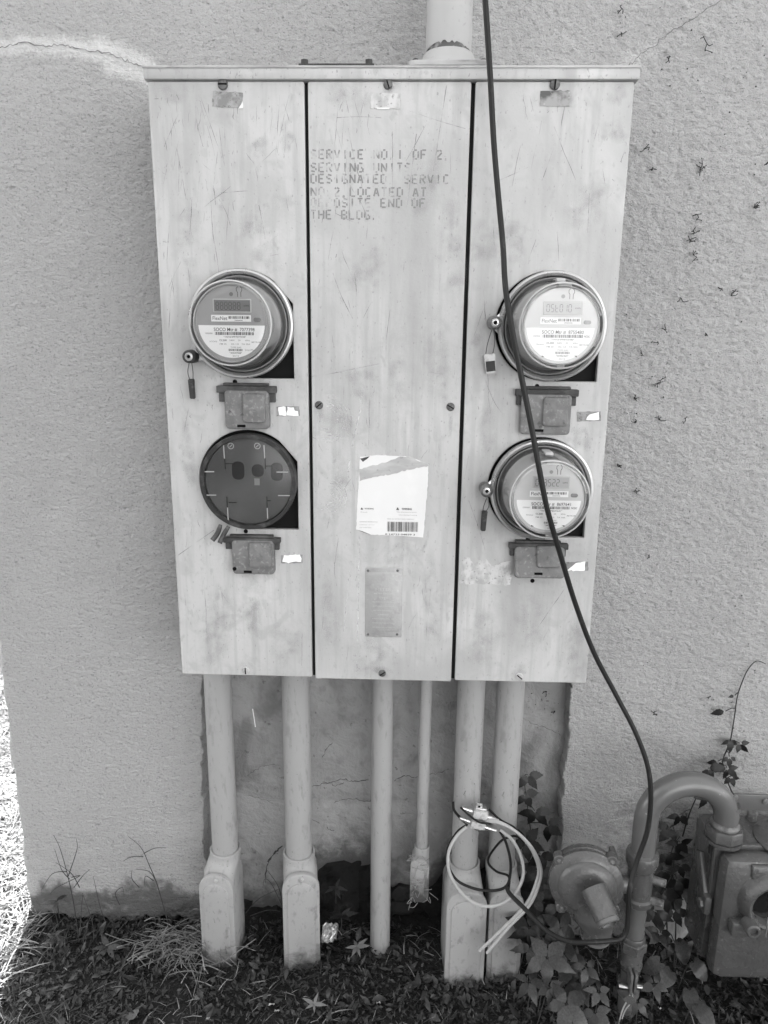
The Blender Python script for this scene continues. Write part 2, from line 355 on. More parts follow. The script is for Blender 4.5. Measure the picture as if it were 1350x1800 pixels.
def rounded_rect(x0, x1, z0, z1, r, n=5):
    out = []
    for cx, cz, a0 in ((x1-r, z1-r, 0), (x0+r, z1-r, PI/2), (x0+r, z0+r, PI), (x1-r, z0+r, 1.5*PI)):
        for k in range(n+1):
            a = a0+PI/2*k/n; out.append((cx+r*math.cos(a), cz+r*math.sin(a)))
    return out
def curve_plate(loops, yb, yf, bev=.0015):
    """filled plate with holes: loops of (x,z); first is the outline; front at yf"""
    cu = bpy.data.curves.new('tmp', 'CURVE'); cu.dimensions = '2D'; cu.fill_mode = 'BOTH'
    cu.extrude = (yb-yf)/2-bev; cu.bevel_depth = bev; cu.bevel_resolution = 1; cu.offset = -bev
    for lp in loops:
        sp = cu.splines.new('POLY'); sp.points.add(len(lp)-1); sp.use_cyclic_u = True
        for p, c in zip(sp.points, lp): p.co = (c[0], c[1], 0, 1)
    ob = bpy.data.objects.new('tmp', cu); COL.objects.link(ob); bpy.context.view_layer.update()
    me = bpy.data.meshes.new_from_object(ob.evaluated_get(bpy.context.evaluated_depsgraph_get()))
    bpy.data.objects.remove(ob); bpy.data.curves.remove(cu)
    mb = MB(); mb.add([(v.co.x, (yb+yf)/2-v.co.z, v.co.y) for v in me.vertices], [tuple(p.vertices) for p in me.polygons])
    bpy.data.meshes.remove(me); return mb

_tc = {}
def text2d(s, bold=0.0):
    key = (s, bold)
    if key not in _tc:
        cu = bpy.data.curves.new('tmp', 'FONT'); cu.body = s; cu.size = 1; cu.offset = bold; cu.resolution_u = 3
        ob = bpy.data.objects.new('tmp', cu); COL.objects.link(ob); bpy.context.view_layer.update()
        me = bpy.data.meshes.new_from_object(ob.evaluated_get(bpy.context.evaluated_depsgraph_get()))
        vs = [(v.co.x, v.co.y) for v in me.vertices]; fs = [tuple(p.vertices) for p in me.polygons]
        bpy.data.objects.remove(ob); bpy.data.curves.remove(cu); bpy.data.meshes.remove(me)
        _tc[key] = (vs, fs)
    return _tc[key]
def put_text(mb, s, x, z, y, h, width=None, align='c', bold=0.01, rot=0.0):
    vs, fs = text2d(s, bold)
    if not vs: return
    xs = [v[0] for v in vs]; x0, x1 = min(xs), max(xs); k = h/.72
    kx = k if width is None else width/(x1-x0)
    off = {'c': -(x0+x1)/2, 'l': -x0, 'r': -x1}[align]
    c, sn = math.cos(rot), math.sin(rot); out = []
    for a, b in vs:
        u = (a+off)*kx; w = b*k-h/2; out.append((x+u*c-w*sn, y, z+u*sn+w*c))
    mb.add(out, fs)

def fbm(nx, ny, cell, seed, octs=4, aspect=1.0):
    """smooth value noise on a grid, about -1..1; cell in grid steps"""
    rg = np.random.default_rng(seed); tot = np.zeros((ny, nx)); amp = 1; s = 0
    for o in range(octs):
        c = max(cell/2**o, 1.0); gx = int(nx/c)+4; gy = int(ny/(c*aspect))+4
        g = rg.uniform(-1, 1, (gy, gx))
        X = np.arange(nx)/c; Yv = np.arange(ny)/(c*aspect)
        xi = X.astype(int); yi = Yv.astype(int); fx = X-xi; fy = Yv-yi
        fx = fx*fx*(3-2*fx); fy = fy*fy*(3-2*fy)
        a = g[np.ix_(yi, xi)]*(1-fx)+g[np.ix_(yi, xi+1)]*fx
        b = g[np.ix_(yi+1, xi)]*(1-fx)+g[np.ix_(yi+1, xi+1)]*fx
        tot += amp*(a*(1-fy)[:, None]+b*fy[:, None]); s += amp; amp *= .55
    return tot/s
def seg_dist(X, Z, pts):
    d = np.full(X.shape, 9.0)
    for (x0, z0), (x1, z1) in zip(pts[:-1], pts[1:]):
        dx, dz = x1-x0, z1-z0; t = np.clip(((X-x0)*dx+(Z-z0)*dz)/(dx*dx+dz*dz+1e-9), 0, 1)
        d = np.minimum(d, np.hypot(X-x0-t*dx, Z-z0-t*dz))
    return d
def uxz(lst, y): return [(U(a, b, y).x, U(a, b, y).z) for a, b in lst]

# ------------------------------------------------------------------ ground
def build_ground():
    st = .02; xs = np.arange(-2.8, 2.2+st/2, st); ys = np.arange(-1.2, .30+st/2, st)
    nx, ny = len(xs), len(ys); X, Yg = np.meshgrid(xs, ys)
    Zg = fbm(nx, ny, 14, 3, 4)*.016+fbm(nx, ny, 3, 4, 2)*.006
    edge = np.minimum(np.minimum(X-xs[0], xs[-1]-X), np.minimum(Yg-ys[0], ys[-1]-Yg)); Zg *= np.clip(edge/.15, 0, 1)
    V = np.stack([X, Yg, Zg], -1).reshape(-1, 3)
    i = np.arange(nx*ny).reshape(ny, nx)
    F = np.stack([i[:-1, :-1], i[:-1, 1:], i[1:, 1:], i[1:, :-1]], -1).reshape(-1, 4)
    # skirt out to the horizon
    loop = np.concatenate([i[0, :], i[1:, -1], i[-1, -2::-1], i[-2:0:-1, 0]])
    P = V[loop]; c = np.array([-.3, -.45, 0]); D = P-c; n = len(loop); ext = []; base = len(V)
    far = P.copy(); sc = 400/np.abs(D[:, :2]).max(1); far = c+D*sc[:, None]; far[:, 2] = 0
    V2 = np.concatenate([V, far]); k = np.arange(n); k2 = (k+1) % n
    F2 = np.stack([loop[k], base+k, base+k2, loop[k2]], -1)
    o = np_mesh('ground', V2, np.concatenate([F, F2]), 'soil'); o.data.materials.append(M['lawn_far'])
    o.data.polygons.foreach_set('material_index', np.concatenate([np.zeros(len(F), np.int32), np.ones(n, np.int32)])); tag(o, kind='structure'); return o
build_ground()

# unseen additions: white house bounces light from right, leafy screen blocks left sky
HB = thing('neighbour_house', 'unseen white house added behind the viewer to bounce light from the right', 'house', (8.5, -10, 0))
MB().box(HX0, 17, -14, -7.5, 0, 4.6, .02).build('wall', 'white_wall', HB, smooth=0)
MB().box(HX0-.3, 17.3, -14.3, -7.2, 4.603, 4.8, .02).build('roof', 'roof', HB, smooth=0)
for wx in (HX0+3.2, HX0+6.4, HX0+9.6):
    fr_ = MB(); fr_.box(wx, wx+1.1, -7.53, -7.47, 1.1, 2.4, .01); w_o = fr_.build('window', 'roof', HB, smooth=0)
    MB().box(wx+.07, wx+1.03, -7.468, -7.462, 1.17, 2.33).build('pane', 'index', w_o, smooth=0)
_hr = np.random.default_rng(44); _V = []; _F = []
for _x0, _x1, _y, _h in ((-18, -.6, -6.5, 5.2),):
    _n = 9000; X = _hr.uniform(_x0, _x1, _n); Z_ = _hr.uniform(0, _h, _n)+0; Y_ = _y+_hr.uniform(-1.2, .15, _n); sz = _hr.uniform(.08, .2, _n)
    a, b_ = _hr.normal(size=(_n, 3)), _hr.normal(size=(_n, 3)); a /= np.linalg.norm(a, axis=1)[:, None]; b_ /= np.linalg.norm(b_, axis=1)[:, None]
    P0 = np.stack([X, Y_, Z_], -1); HV = np.stack([P0-a*sz[:, None], P0+b_*sz[:, None]*.6, P0+a*sz[:, None], P0-b_*sz[:, None]*.6], 1).reshape(-1, 3); HF = np.arange(_n*4).reshape(-1, 4)
    HG_ = thing('hedge', 'unseen dark foliage screen added behind the viewer to block light from the left', 'hedge', ((_x0+_x1)/2, _y, 0))
    tag(np_mesh('foliage', HV, HF, 'hedge', parent=HG_, smooth=False), kind='stuff')
    MB().box(_x0+.1, _x1-.1, _y-.9, _y-.1, 0, _h-.25, .1).build('dense_core', 'hedge', HG_)

# ------------------------------------------------------------------ the building wall
WALL = thing('building_wall', 'rough grey stucco wall with a cut-out baring painted block below the cabinet', 'wall', (0, 0, 0))
LX = -0.893
crackL = uxz([(-8, 81), (15, 82), (40, 75), (75, 80), (110, 79), (140, 86), (165, 90), (188, 92), (210, 102), (235, 112), (262, 124)], -.003)
crackR = uxz([(1101, 118), (1112, 108), (1135, 90), (1160, 72), (1190, 50), (1225, 28), (1262, 3), (1290, -14)], -.003)
def build_stucco():
    st = .003; xs = np.arange(LX, 1.12, st); zs = np.arange(-.06, 2.36, st); nx, nz = len(xs), len(zs)
    X, Z = np.meshgrid(xs, zs)
    rough = np.clip(.75+.4*(X+.3), .6, 1.2)*np.clip(.6+.5*Z, .6, 1.2)
    rough = np.clip(rough+.25*fbm(nx, nz, 80, 11, 2), .25, 1.4)
    D = (fbm(nx, nz, 3.2, 21, 2, .8)*.0019*rough+fbm(nx, nz, 80, 22, 3)*.0025+fbm(nx, nz, 19, 23, 2, .55)*.0012)
    for cr in (crackL, crackR):
        d = seg_dist(X, Z, cr); D -= -.0006*np.exp(-(d/.02)**2)
    # trowel marks and torn plaster near the ground
    low = np.clip((.10-Z)/.1, 0, 1); D += low*fbm(nx, nz, 9, 31, 3)*.008
    r = np.clip((LX+.018-X)/.018, 0, 1); yy = D*-1+r*r*.014
    wob = fbm(1, nz, 25, 41, 3)[:, 0]*.006; Xw = X+np.where(np.arange(nx)[None, :] < 4, wob[:, None]*(1-np.arange(nx)[None, :]/4), 0)
    eff = np.zeros_like(X)
    dL = seg_dist(X, Z, [(a, b+.0) for a, b in crackL]); wL = .024+.012*fbm(nx, nz, 40, 51, 2)
    # the halo lies mostly above the crack on its right half, both sides on its left
    eff = np.maximum(eff, np.clip(1-dL/wL, 0, 1))
    arm = uxz([(190, 118), (235, 128), (258, 138)], 0); eff = np.maximum(eff, np.clip(1-seg_dist(X, Z, arm)/.025, 0, 1)*.9)
    ar2 = uxz([(170, 78), (225, 98), (262, 116)], 0); eff = np.maximum(eff, np.clip(1-seg_dist(X, Z, ar2)/.028, 0, 1))
    dR = seg_dist(X, Z, crackR); fad = np.clip((1.0-(X-.40)/.16), .0, 1)
    eff = np.maximum(eff, np.clip(1-dR/.036, 0, 1)*fad*.75)
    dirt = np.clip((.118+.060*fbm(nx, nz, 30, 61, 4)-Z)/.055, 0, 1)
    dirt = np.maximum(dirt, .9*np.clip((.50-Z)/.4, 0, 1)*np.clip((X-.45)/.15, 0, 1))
    # cut-out
    jl = fbm(1, nz, 8, 71, 3)[:, 0]*.007; jr = fbm(1, nz, 14, 72, 4)[:, 0]*.010
    lft = (-.419-.016*np.clip((.68-zs)/.45, 0, 1)+jl)[:, None]; rgt = (.4235+.004*np.sin(zs*9)+jr)[:, None]
    hole = (X > lft) & (X < rgt) & (Z < 1.05)
    bot = (.012+.022*fbm(nx, 1, 10, 81, 3)[0])[None, :]; hole |= (Z < bot)
    hc = hole[:-1, :-1] | hole[1:, 1:]
    V = np.stack([Xw, yy, Z], -1).reshape(-1, 3); i = np.arange(nx*nz).reshape(nz, nx)
    keep = ~hc; F = np.stack([i[:-1, :-1], i[:-1, 1:], i[1:, 1:], i[1:, :-1]], -1)[keep]
    # edge strips back to the block face, so the coat has real thickness
    VB = V.copy(); VB[:, 1] = .048; nv = len(V); E = []
    kp = np.pad(keep, 1); 
    a, b = np.nonzero(kp[1:-1, 1:-1])
    for di, dj, c0, c1 in ((-1, 0, (0, 0), (0, 1)), (1, 0, (1, 1), (1, 0)), (0, -1, (1, 0), (0, 0)), (0, 1, (0, 1), (1, 1))):
        bd = ~kp[a+1+di, b+1+dj]; aa, bb = a[bd], b[bd]
        p = i[aa+c0[0], bb+c0[1]]; q = i[aa+c1[0], bb+c1[1]]
        E.append(np.stack([q, p, p+nv, q+nv], -1))
    F = np.concatenate([F]+E); V = np.concatenate([V, VB])
    used = np.zeros(len(V), bool); used[F.ravel()] = True; rm = np.cumsum(used)-1
    z2 = lambda A: np.concatenate([A.ravel(), A.ravel()])[used]
    o = np_mesh('stucco_coat', V[used], rm[F], 'stucco', {'efflo': z2(eff), 'dirt': z2(dirt)}, WALL)
    # rest of the facade, out of frame
    xe, ze = xs[-1], zs[-1]; y = 0.0
    MB().add([(xe, y, -.1), (9, y, -.1), (9, y, 3.3), (xe, y, 3.3), (LX+.02, y, ze), (xe, y, ze), (LX+.02, y, 3.3)],
             [(0, 1, 2, 5 if False else 3), (4, 5, 3, 6)]).build('stucco_coat', 'stucco', WALL, smooth=0)
    MB().box(LX+.006, 9, .12, 6, -.1, 3.3).build('wall_core', 'stucco', WALL, smooth=0)
    MB().box(LX-.0, LX+.03, .050, .12, -.1, 3.3).build('corner_return', 'stucco', WALL, smooth=0)
    MB().box(LX-.05, 9.05, -.02, 6.05, 3.31, 3.42, .01).build('parapet_cap', 'roof', WALL)
build_stucco()
for cr, w, sd_ in ((crackL, .0014, 1), (crackR, .0011, 2)):
    rg = random.Random(sd_); P = smooth_path([(x, -.0032, z) for x, z in cr], 7)
    P = [p+Vector((rg.gauss(0, .0012), 0, rg.gauss(0, .0016))) for p in P]
    MB().ribbon(P, lambda t: w*(.45+rg.random()*.9)).build('crack', 'crack', WALL, smooth=0)

# painted concrete blocks in the cut-out, each a part
BY = .042
def block(x0, x1, z0, z1, ragged=False):
    prof = lambda x: float(np.interp(x, (-.46, -.34, -.31, -.20, -.17, -.13, -.02, .0, .03, .12, .16, .30, .34, .46), (.0, .0, .0, .03, .13, .145, .150, .13, .07, .06, .14, .13, .06, .03)))
    bm = bmesh.new(); nx = max(2, int((x1-x0)/.02)); nz = max(2, int((z1-z0)/.02)); rg = random.Random(int(x0*1000+z0*77))
    vs = []
    for j in range(nz+1):
        for i in range(nx+1):
            x = x0+(x1-x0)*i/nx; z = z0+(z1-z0)*j/nz
            e = min(x-x0, x1-x, z-z0, z1-z); y = BY+(.0045 if e < 1e-6 else 0)+rg.gauss(0, .0005)
            if ragged:
                zb_ = prof(x)+rg.uniform(-.010, .014); z = zb_+(z1-zb_)*j/nz; y += (.012, .006, .003)[j]*rg.uniform(.3, 1.2) if j < 3 else rg.gauss(0, .0012)
            vs.append(bm.verts.new((x, y, z)))
    for j in range(nz):
        for i in range(nx): a = j*(nx+1)+i; bm.faces.new((vs[a], vs[a+1], vs[a+nx+2], vs[a+nx+1]))
    bnd = [e for e in bm.edges if e.is_boundary]
    r = bmesh.ops.extrude_edge_only(bm, edges=bnd)
    for v in r['geom']:
        if isinstance(v, bmesh.types.BMVert): v.co.y = .09
    o = MB().bm(bm).build('concrete_block', 'block', WALL, smooth=50); at = o.data.attributes.new('dirt', 'FLOAT', 'POINT')
    at.data.foreach_set('value', [max(0, min(1, 1-(v.co.z-prof(v.co.x))/.14)) for v in o.data.vertices])
g = .0015
MB().box(-.46, .46, BY+.0042, .05, .21, .9).build('mortar', 'block', WALL, smooth=0)
for row, (z0, z1, off) in enumerate(((.592, .846, .0), (.334, .588, .2), (.130, .330, .13))):
    x = -.46-off
    while x < .46:
        a, b = max(x, -.46), min(x+.40, .46)
        if b-a > .03: block(a+g, b-g, z0, z1, row == 2)
        x += .404
rub = MB()
_n = 44; rg = random.Random(5)
vs_ = [(-.46+.92*i/_n, .058+rg.uniform(-.016, .016)+(.0 if j else -.03), -.06+.24*j/8) for j in range(9) for i in range(_n+1)]
rub.add(vs_, [(j*(_n+1)+i, j*(_n+1)+i+1, (j+1)*(_n+1)+i+1, (j+1)*(_n+1)+i) for j in range(8) for i in range(_n)]).build('footing', 'rubble', WALL)
# crumbled mortar lumps and cracks on the block
lump = MB()
for px, py, r in ((712, 1575, .028), (705, 1600, .024), (935, 1560, .03), (965, 1590, .03)):
    p = U(px, py, .03); b = bmesh.new(); bmesh.ops.create_icosphere(b, subdivisions=2, radius=r)
    for v in b.verts: v.co = Vector((p.x, p.y+.012, p.z))+Vector((v.co.x*1.5, v.co.y*.7, v.co.z))*random.uniform(.75, 1.15)
    lump.bm(b)
tag(lump.build('mortar_lumps', 'rubble', WALL), kind='stuff')
for pl, w in (([(548, 1382), (570, 1378), (600, 1370), (625, 1373), (648, 1370)], .0022), ([(565, 1374), (590, 1380), (604, 1376)], .0015), ([(588, 1410), (612, 1404), (640, 1409), (652, 1407)], .0018),
              ([(548, 1440), (575, 1455), (588, 1460)], .0018), ([(692, 1372), (712, 1364), (730, 1366), (760, 1362), (790, 1352)], .0018), ([(470, 1515), (482, 1500), (496, 1486)], .005), ([(466, 1552), (470, 1520), (476, 1508)], .003),
              ([(920, 1262), (935, 1272), (962, 1280), (985, 1292)], .0013), ([(436, 1400), (455, 1402), (478, 1412)], .0012), ([(436, 1365), (450, 1352), (470, 1345), (490, 1345)], .0012), ([(566, 1330), (578, 1312), (584, 1306)], .0016)):
    rg = random.Random(pl[0][0]); P = smooth_path([U(a, b, BY-.0008) for a, b in pl], 6)
    P = [p+Vector((rg.gauss(0, .0012), 0, rg.gauss(0, .0016))) for p in P]
    MB().ribbon(P, lambda t: w*.8*(.3+rg.random())).build('crack', 'rust', WALL, smooth=0)
MB().ribbon([U(444, 1246, BY-.001), U(446, 1258, BY-.001), U(449, 1278, BY-.001)], .0022).build('paint_drip', 'label', WALL, smooth=0)

# ------------------------------------------------------------------ meter cabinet
PY = -.20                       # front plane of the covers
ZB, ZT = .781, 1.848
CAB = thing('meter_cabinet', 'scratched pale steel cabinet with three tall covers hung on the stucco wall', 'meter cabinet', (0, 0, ZB))
MB().box(-.394, .394, PY+.014, -.004, ZB+.004, ZT+.012, .002).build('cabinet_box', 'seam', CAB)
MB().box(-.4045, .4065, PY-.006, -.003, ZT+.0005, ZT+.0185, .0022).build('top_cap', 'panel', CAB)
MB().box(-.4055, .4075, PY-.008, -.003, ZT+.0165, ZT+.0205, .0015).build('cap_rim', 'panel_dirty', CAB)
SOCK = {'ul': (-.253, 1.458), 'll': (-.250, 1.177), 'ur': (.287, 1.459), 'lr': (.286, 1.171)}
def opening(cx, cz):
    out = [(cx+.088, cz+.036), (cx+.088, cz-.094), (cx+.02, cz-.094)]
    n = 40
    for k in range(n+1):
        a = -PI/2-(2*PI*(.5+.105))*k/n*1.0
        out.append((cx-.002+.0935*math.cos(a), cz+.0935*math.sin(a)))
    return out[::-1]
def cover(x0, x1, holes, zb=ZB):
    r = .003
    return curve_plate([rounded_rect(x0, x1, zb, ZT-.001, r, 2)]+holes, PY+.0135, PY, .0016).build('cover', 'panel', CAB, smooth=30)
cL = cover(-.400, -.1395, [opening(*SOCK['ul']), opening(*SOCK['ll'])])
cM = cover(-.1335, .1355, [], ZB-.003)
cR = cover(.1425, .400, [opening(*SOCK['ur']), opening(*SOCK['lr'])])
for x0, x1 in ((-.1395, -.1335), (.1355, .1425)):
    MB().box(x0+.0004, x1-.0004, PY+.007, PY+.0135, ZB+.001, ZT-.003).build('seam_seal', 'seam', CAB, smooth=0)
def screw_mb(px, py, y, r, ang, dome=.35):
    p = U(px, py, y); mb = MB(); mb.lathe((p.x, y+.002, p.z), (0, -1, 0), [(0, r), (.002+r*.25, r), (.002+r*.42, r*.86), (.002+r*.5, r*.5), (.002+r*.52, .0002)], 20, True, False)
    return p, mb
def screw(px, py, y, r, ang, parent, m='screw'):
    p, mb = screw_mb(px, py, y, r, ang); o = mb.build('screw', m, parent)
    c, s = math.cos(ang), math.sin(ang); w = r*.13; l = r*.85; yy = y-r*.54
    MB().add([(p.x+c*l-s*w, yy, p.z+s*l+c*w), (p.x-c*l-s*w, yy, p.z-s*l+c*w), (p.x-c*l+s*w, yy, p.z-s*l-c*w), (p.x+c*l+s*w, yy, p.z+s*l-c*w)], [(0, 1, 2, 3)]).build('screw', 'black', parent, smooth=0) if False else None
    # slot as a shallow dark bar sunk in the head
    MB().box(-l, l, -.0006, .0006, -w, w, 0, Matrix.Translation((p.x, yy, p.z)) @ Matrix.Rotation(-ang, 4, 'Y')).build('screw_slot', 'black', parent, smooth=0)
screw(392, 149, PY, .0085, 0, cL); screw(682, 149, PY, .0075, 1.9, cM); screw(975, 149, PY, .0085, 1.5, cR)
screw(561, 712, PY, .0075, .7, cM); screw(792, 715, PY, .0075, -.5, cM)
screw(432, 1178, PY, .0075, 1.6, cL, 'screw_pale'); screw(672, 1183, PY, .0072, .6, cM); screw(913, 1189, PY, .0075, -.7, cR, 'screw_pale')
def flat(px, y, name, m, parent, rag=0.0, seed=0):
    rg = random.Random(seed); P = []
    n = len(px)
    for i in range(n):
        a = U(*px[i], y); b = U(*px[(i+1) % n], y); k = max(1, int((b-a).length/.004)) if rag else 1
        for j in range(k):
            q = a.lerp(b, j/k)
            if rag and j: q += Vector((rg.gauss(0, rag), 0, rg.gauss(0, rag)))
            P.append((q.x, q.z))
    return MB().plate(P, y+.0005, y).build(name, m, parent, smooth=0)
S = PY-.0007
flat([(374, 160), (427, 163), (425, 190), (373, 187)], S, 'sticker_residue', 'residue', cL, .0006, 1)
flat([(426, 178), (427, 190), (419, 191)], S-.0006, 'sticker_scrap', 'paper', cL, .0004, 2)
flat([(651, 163), (704, 164), (703, 191), (652, 190)], S, 'sticker_residue', 'residue_pale', cM, .0006, 3)
flat([(662, 189), (685, 189), (684, 192), (663, 192)], S-.0006, 'sticker_scrap', 'paper', cM, 0, 2)
flat([(950, 160), (1002, 159), (1001, 187), (949, 187)], S, 'sticker_residue', 'residue_dark', cR, .0006, 4)
# small half-torn labels beside the breaker lids
for q, wp, par in (([(486, 715), (526, 714), (527, 731), (486, 732)], [[(489, 716), (502, 715), (503, 731), (491, 730)], [(505, 715), (516, 716), (518, 722), (524, 723), (525, 731), (504, 730)]], cL),
                   ([(494, 976), (532, 975), (532, 990), (494, 990)], [[(499, 976), (527, 975), (530, 982), (529, 988), (520, 987), (507, 990), (496, 987)]], cL),
                   ([(1014, 724), (1056, 723), (1056, 740), (1014, 741)], [[(1036, 729), (1053, 724), (1053, 738), (1030, 738)]], cR),
                   ([(995, 988), (1034, 987), (1034, 1003), (995, 1003)], [[(1012, 990), (1029, 987), (1028, 1003), (996, 1003)]], cR)):
    lb = flat(q, S, 'label_backing', 'residue', par, .0004, q[0][0])
    for k, w in enumerate(wp): flat(w, S-.0006, 'torn_label', 'label', lb if False else par, .0005, q[0][0]+k)
flat([(808, 1026), (814, 982), (826, 980), (833, 992), (846, 985), (856, 984), (864, 996), (880, 990), (898, 986), (900, 1000), (897, 1028), (868, 1027)], S, 'torn_sticker', 'residue_pale', cR, .0012, 9)
# the big torn white sticker on the middle cover
stk = flat([(633, 803), (662, 800), (720, 803), (753, 816), (752, 850), (748, 900), (744, 945), (690, 941), (652, 940), (637, 934), (626, 931), (629, 870)], S, 'warning_sticker', 'paper', cM, .0003, 5)
flat([(632, 824), (660, 818), (690, 808), (704, 802), (722, 804), (752, 815), (753, 819), (720, 826), (690, 833), (660, 838), (632, 846)], S-.0006, 'torn_layer', 'tear', stk, .0008, 6)
flat([(633, 806), (650, 802), (645, 807), (638, 812)], S-.0007, 'torn_layer', 'rust', stk, .0002, 6)
tx = MB(); ty = S-.0008
def ptext(mb, s, px, py, h, y, align='l', width=None, bold=.01): p = U(px, py, y); put_text(mb, s, p.x, p.z, y, h, width, align, bold)
ptext(tx, 'WARNING', 706, 894.5, .0036, ty, 'l', .019, .02); ptext(tx, 'WARNING', 641, 894, .0030, ty, 'l', .017)
tri = U(699, 894.5, ty); tx.add([(tri.x-.003, ty, tri.z-.002), (tri.x+.003, ty, tri.z-.002), (tri.x, ty, tri.z+.003)], [(0, 1, 2)])
tri = U(636, 894, ty); tx.add([(tri.x-.0025, ty, tri.z-.002), (tri.x+.0025, ty, tri.z-.002), (tri.x, ty, tri.z+.0025)], [(0, 1, 2)])
tx.build('sticker_print', 'ink', stk, smooth=0)
t2 = MB()
for s, a, b, wd in (('Turn off all electrical power', 697, 900, .038), ('before cleaning or servicing', 701, 905, .034), ('READ ALL INSTRUCTIONS CAREFULLY', 681, 912, .05), ('Read', 634, 900, .012), ('WARRANTY INFORMATION', 632, 917, .034), ('customer service', 632, 922, .028), ('see inside label', 632, 927, .022)):
    ptext(t2, s, a, b, .0019, ty, 'l', wd, 0)
t2.build('sticker_fine_print', 'ink_grey', stk, smooth=0)
bc = MB(); a = U(681, 917, ty); b = U(734, 935, ty); rg = random.Random(3); x = a.x
while x < b.x:
    w = rg.choice((.0004, .0006, .0011)); bc.quadxz(x, min(x+w, b.x), b.z, a.z, ty); x += w+rg.choice((.0005, .0008, .0012))
ptext(bc, '0 14733 04839 3', 677, 939, .0032, ty, 'l', .056)
bc.build('barcode', 'ink', stk, smooth=0)
flat([(626, 931), (637, 934), (652, 940), (640, 936)], S-.0008, 'curled_edge', 'rust', stk)
# nameplate with rivets
a = U(642, 997, PY); b = U(706, 1120, PY)
npl = MB().plate(rounded_rect(a.x, b.x, b.z, a.z, .003, 3), PY, PY-.0012, .0006).build('nameplate', 'plate', cM)
fr = MB(); fr.plate(rounded_rect(a.x+.003, b.x-.003, b.z+.011, a.z-.010, .008, 3), PY-.001, PY-.0017, .0004); fr.build('raised_field', 'plate', npl)
for px, py in ((647, 1003), (699, 1003), (647, 1115), (698, 1115)):
    p = U(px, py, PY-.0012); MB().lathe((p.x, PY-.001, p.z), (0, -1, 0), [(0, .0026), (.0008, .0024), (.0014, .0012), (.0015, .0002)], 12, True, False).build('rivet', 'screw', npl)
nt_ = MB()
for i, (s, h, w) in enumerate((('METER', .0055, .03), ('METER CENTER', .0028, .036), ('TYPE', .003, .018), ('MAX RATING 120/240 V', .0022, .042), ('SUITABLE FOR USE AS', .0022, .040), ('SERVICE EQUIPMENT', .0022, .040), ('SERIES', .0028, .02), ('ENCLOSURE 3R', .002, .043), ('WHEN NOT MORE THAN', .002, .043), ('SIX MAIN DISCONNECTS', .002, .043))):
    p = U(674, 1036+i*7.4, PY-.002); put_text(nt_, s, p.x, p.z, PY-.002, h, w)
nt_.build('nameplate_lettering', 'plate_text', npl, smooth=0)

# stencilled notice: every stroke separate, as a stencil leaves it
STK = {'S': [(1, .88, .25, 1), (.0, .8, .1, .55), (.2, .5, .8, .5), (.95, .42, 1, .15), (.0, .08, .75, .0)],
       'E': [(0, 0, 0, 1), (.2, 1, 1, 1), (.2, .5, .8, .5), (.2, 0, 1, 0)], 'R': [(0, 0, 0, 1), (.2, 1, .75, 1), (1, .9, 1, .6), (.2, .5, .8, .5), (.5, .4, 1, 0)],
       'V': [(0, 1, .42, .08), (1, 1, .58, .08)], 'I': [(.5, 0, .5, 1)], 'C': [(0, .15, 0, .85), (.2, 1, .9, .95), (.2, 0, .9, .05)],
       'N': [(0, 0, 0, 1), (.1, .9, .9, .1), (1, 0, 1, 1)], 'O': [(0, .12, 0, .88), (1, .12, 1, .88), (.25, 1, .75, 1), (.25, 0, .75, 0)], '.': [(.1, .02, .35, .02)],
       '1': [(.5, 0, .5, 1)], 'F': [(0, 0, 0, 1), (.2, 1, 1, 1), (.2, .5, .8, .5)], '2': [(.05, .85, .3, 1), (.5, 1, .95, .85), (.95, .7, .1, .15), (.1, 0, 1, 0)], ',': [(.3, .1, .15, -.2)],
       'U': [(0, .15, 0, 1), (1, .15, 1, 1), (.25, 0, .75, 0)], 'T': [(.5, 0, .5, .85), (0, 1, 1, 1)], 'D': [(0, 0, 0, 1), (.2, 1, .7, 1), (1, .85, 1, .15), (.2, 0, .7, 0)],
       'G': [(0, .15, 0, .85), (.2, 1, .9, .95), (.2, 0, .8, 0), (1, 0, 1, .4), (.6, .45, .9, .45)], 'A': [(0, 0, .42, .95), (1, 0, .58, .95), (.35, .35, .65, .35)], 'L': [(0, 0, 0, 1), (.2, 0, 1, 0)],
       'P': [(0, 0, 0, 1), (.2, 1, .75, 1), (1, .9, 1, .6), (.2, .5, .8, .5)], 'H': [(0, 0, 0, 1), (1, 0, 1, 1), (.2, .5, .8, .5)], 'B': [(0, 0, 0, 1), (.2, 1, .7, 1), (1, .9, 1, .6), (.2, .5, .8, .5), (1, .4, 1, .1), (.2, 0, .7, 0)]}
stn = MB(); sy = PY-.0008
for line, py, x1 in (('SERVICE NO.1 OF 2,', 271, 796), ('SERVING UNITS', 294, 726), ('DESIGNATED. SERVIC', 314, 794), ('NO.2,LOCATED AT', 337, 754), ('OPPOSITE END OF', 356, 752), ('THE BLDG.', 377, 668)):
    pa = U(547, py, sy); pb = U(x1, py, sy); n = len(line); pit = (pb.x-pa.x)/n; h = .0135
    for k, ch in enumerate(line):
        for (x0, z0, x1_, z1) in STK.get(ch, []):
            wd = pit*.62; A = Vector((pa.x+pit*k+x0*wd, sy, pa.z+(z0-.5)*h)); B = Vector((pa.x+pit*k+x1_*wd, sy, pa.z+(z1-.5)*h))
            stn.ribbon([A, B], .0026 if ch not in '.,' else .0036)
stn.build('stencilled_notice', 'stencil', cM, smooth=0)

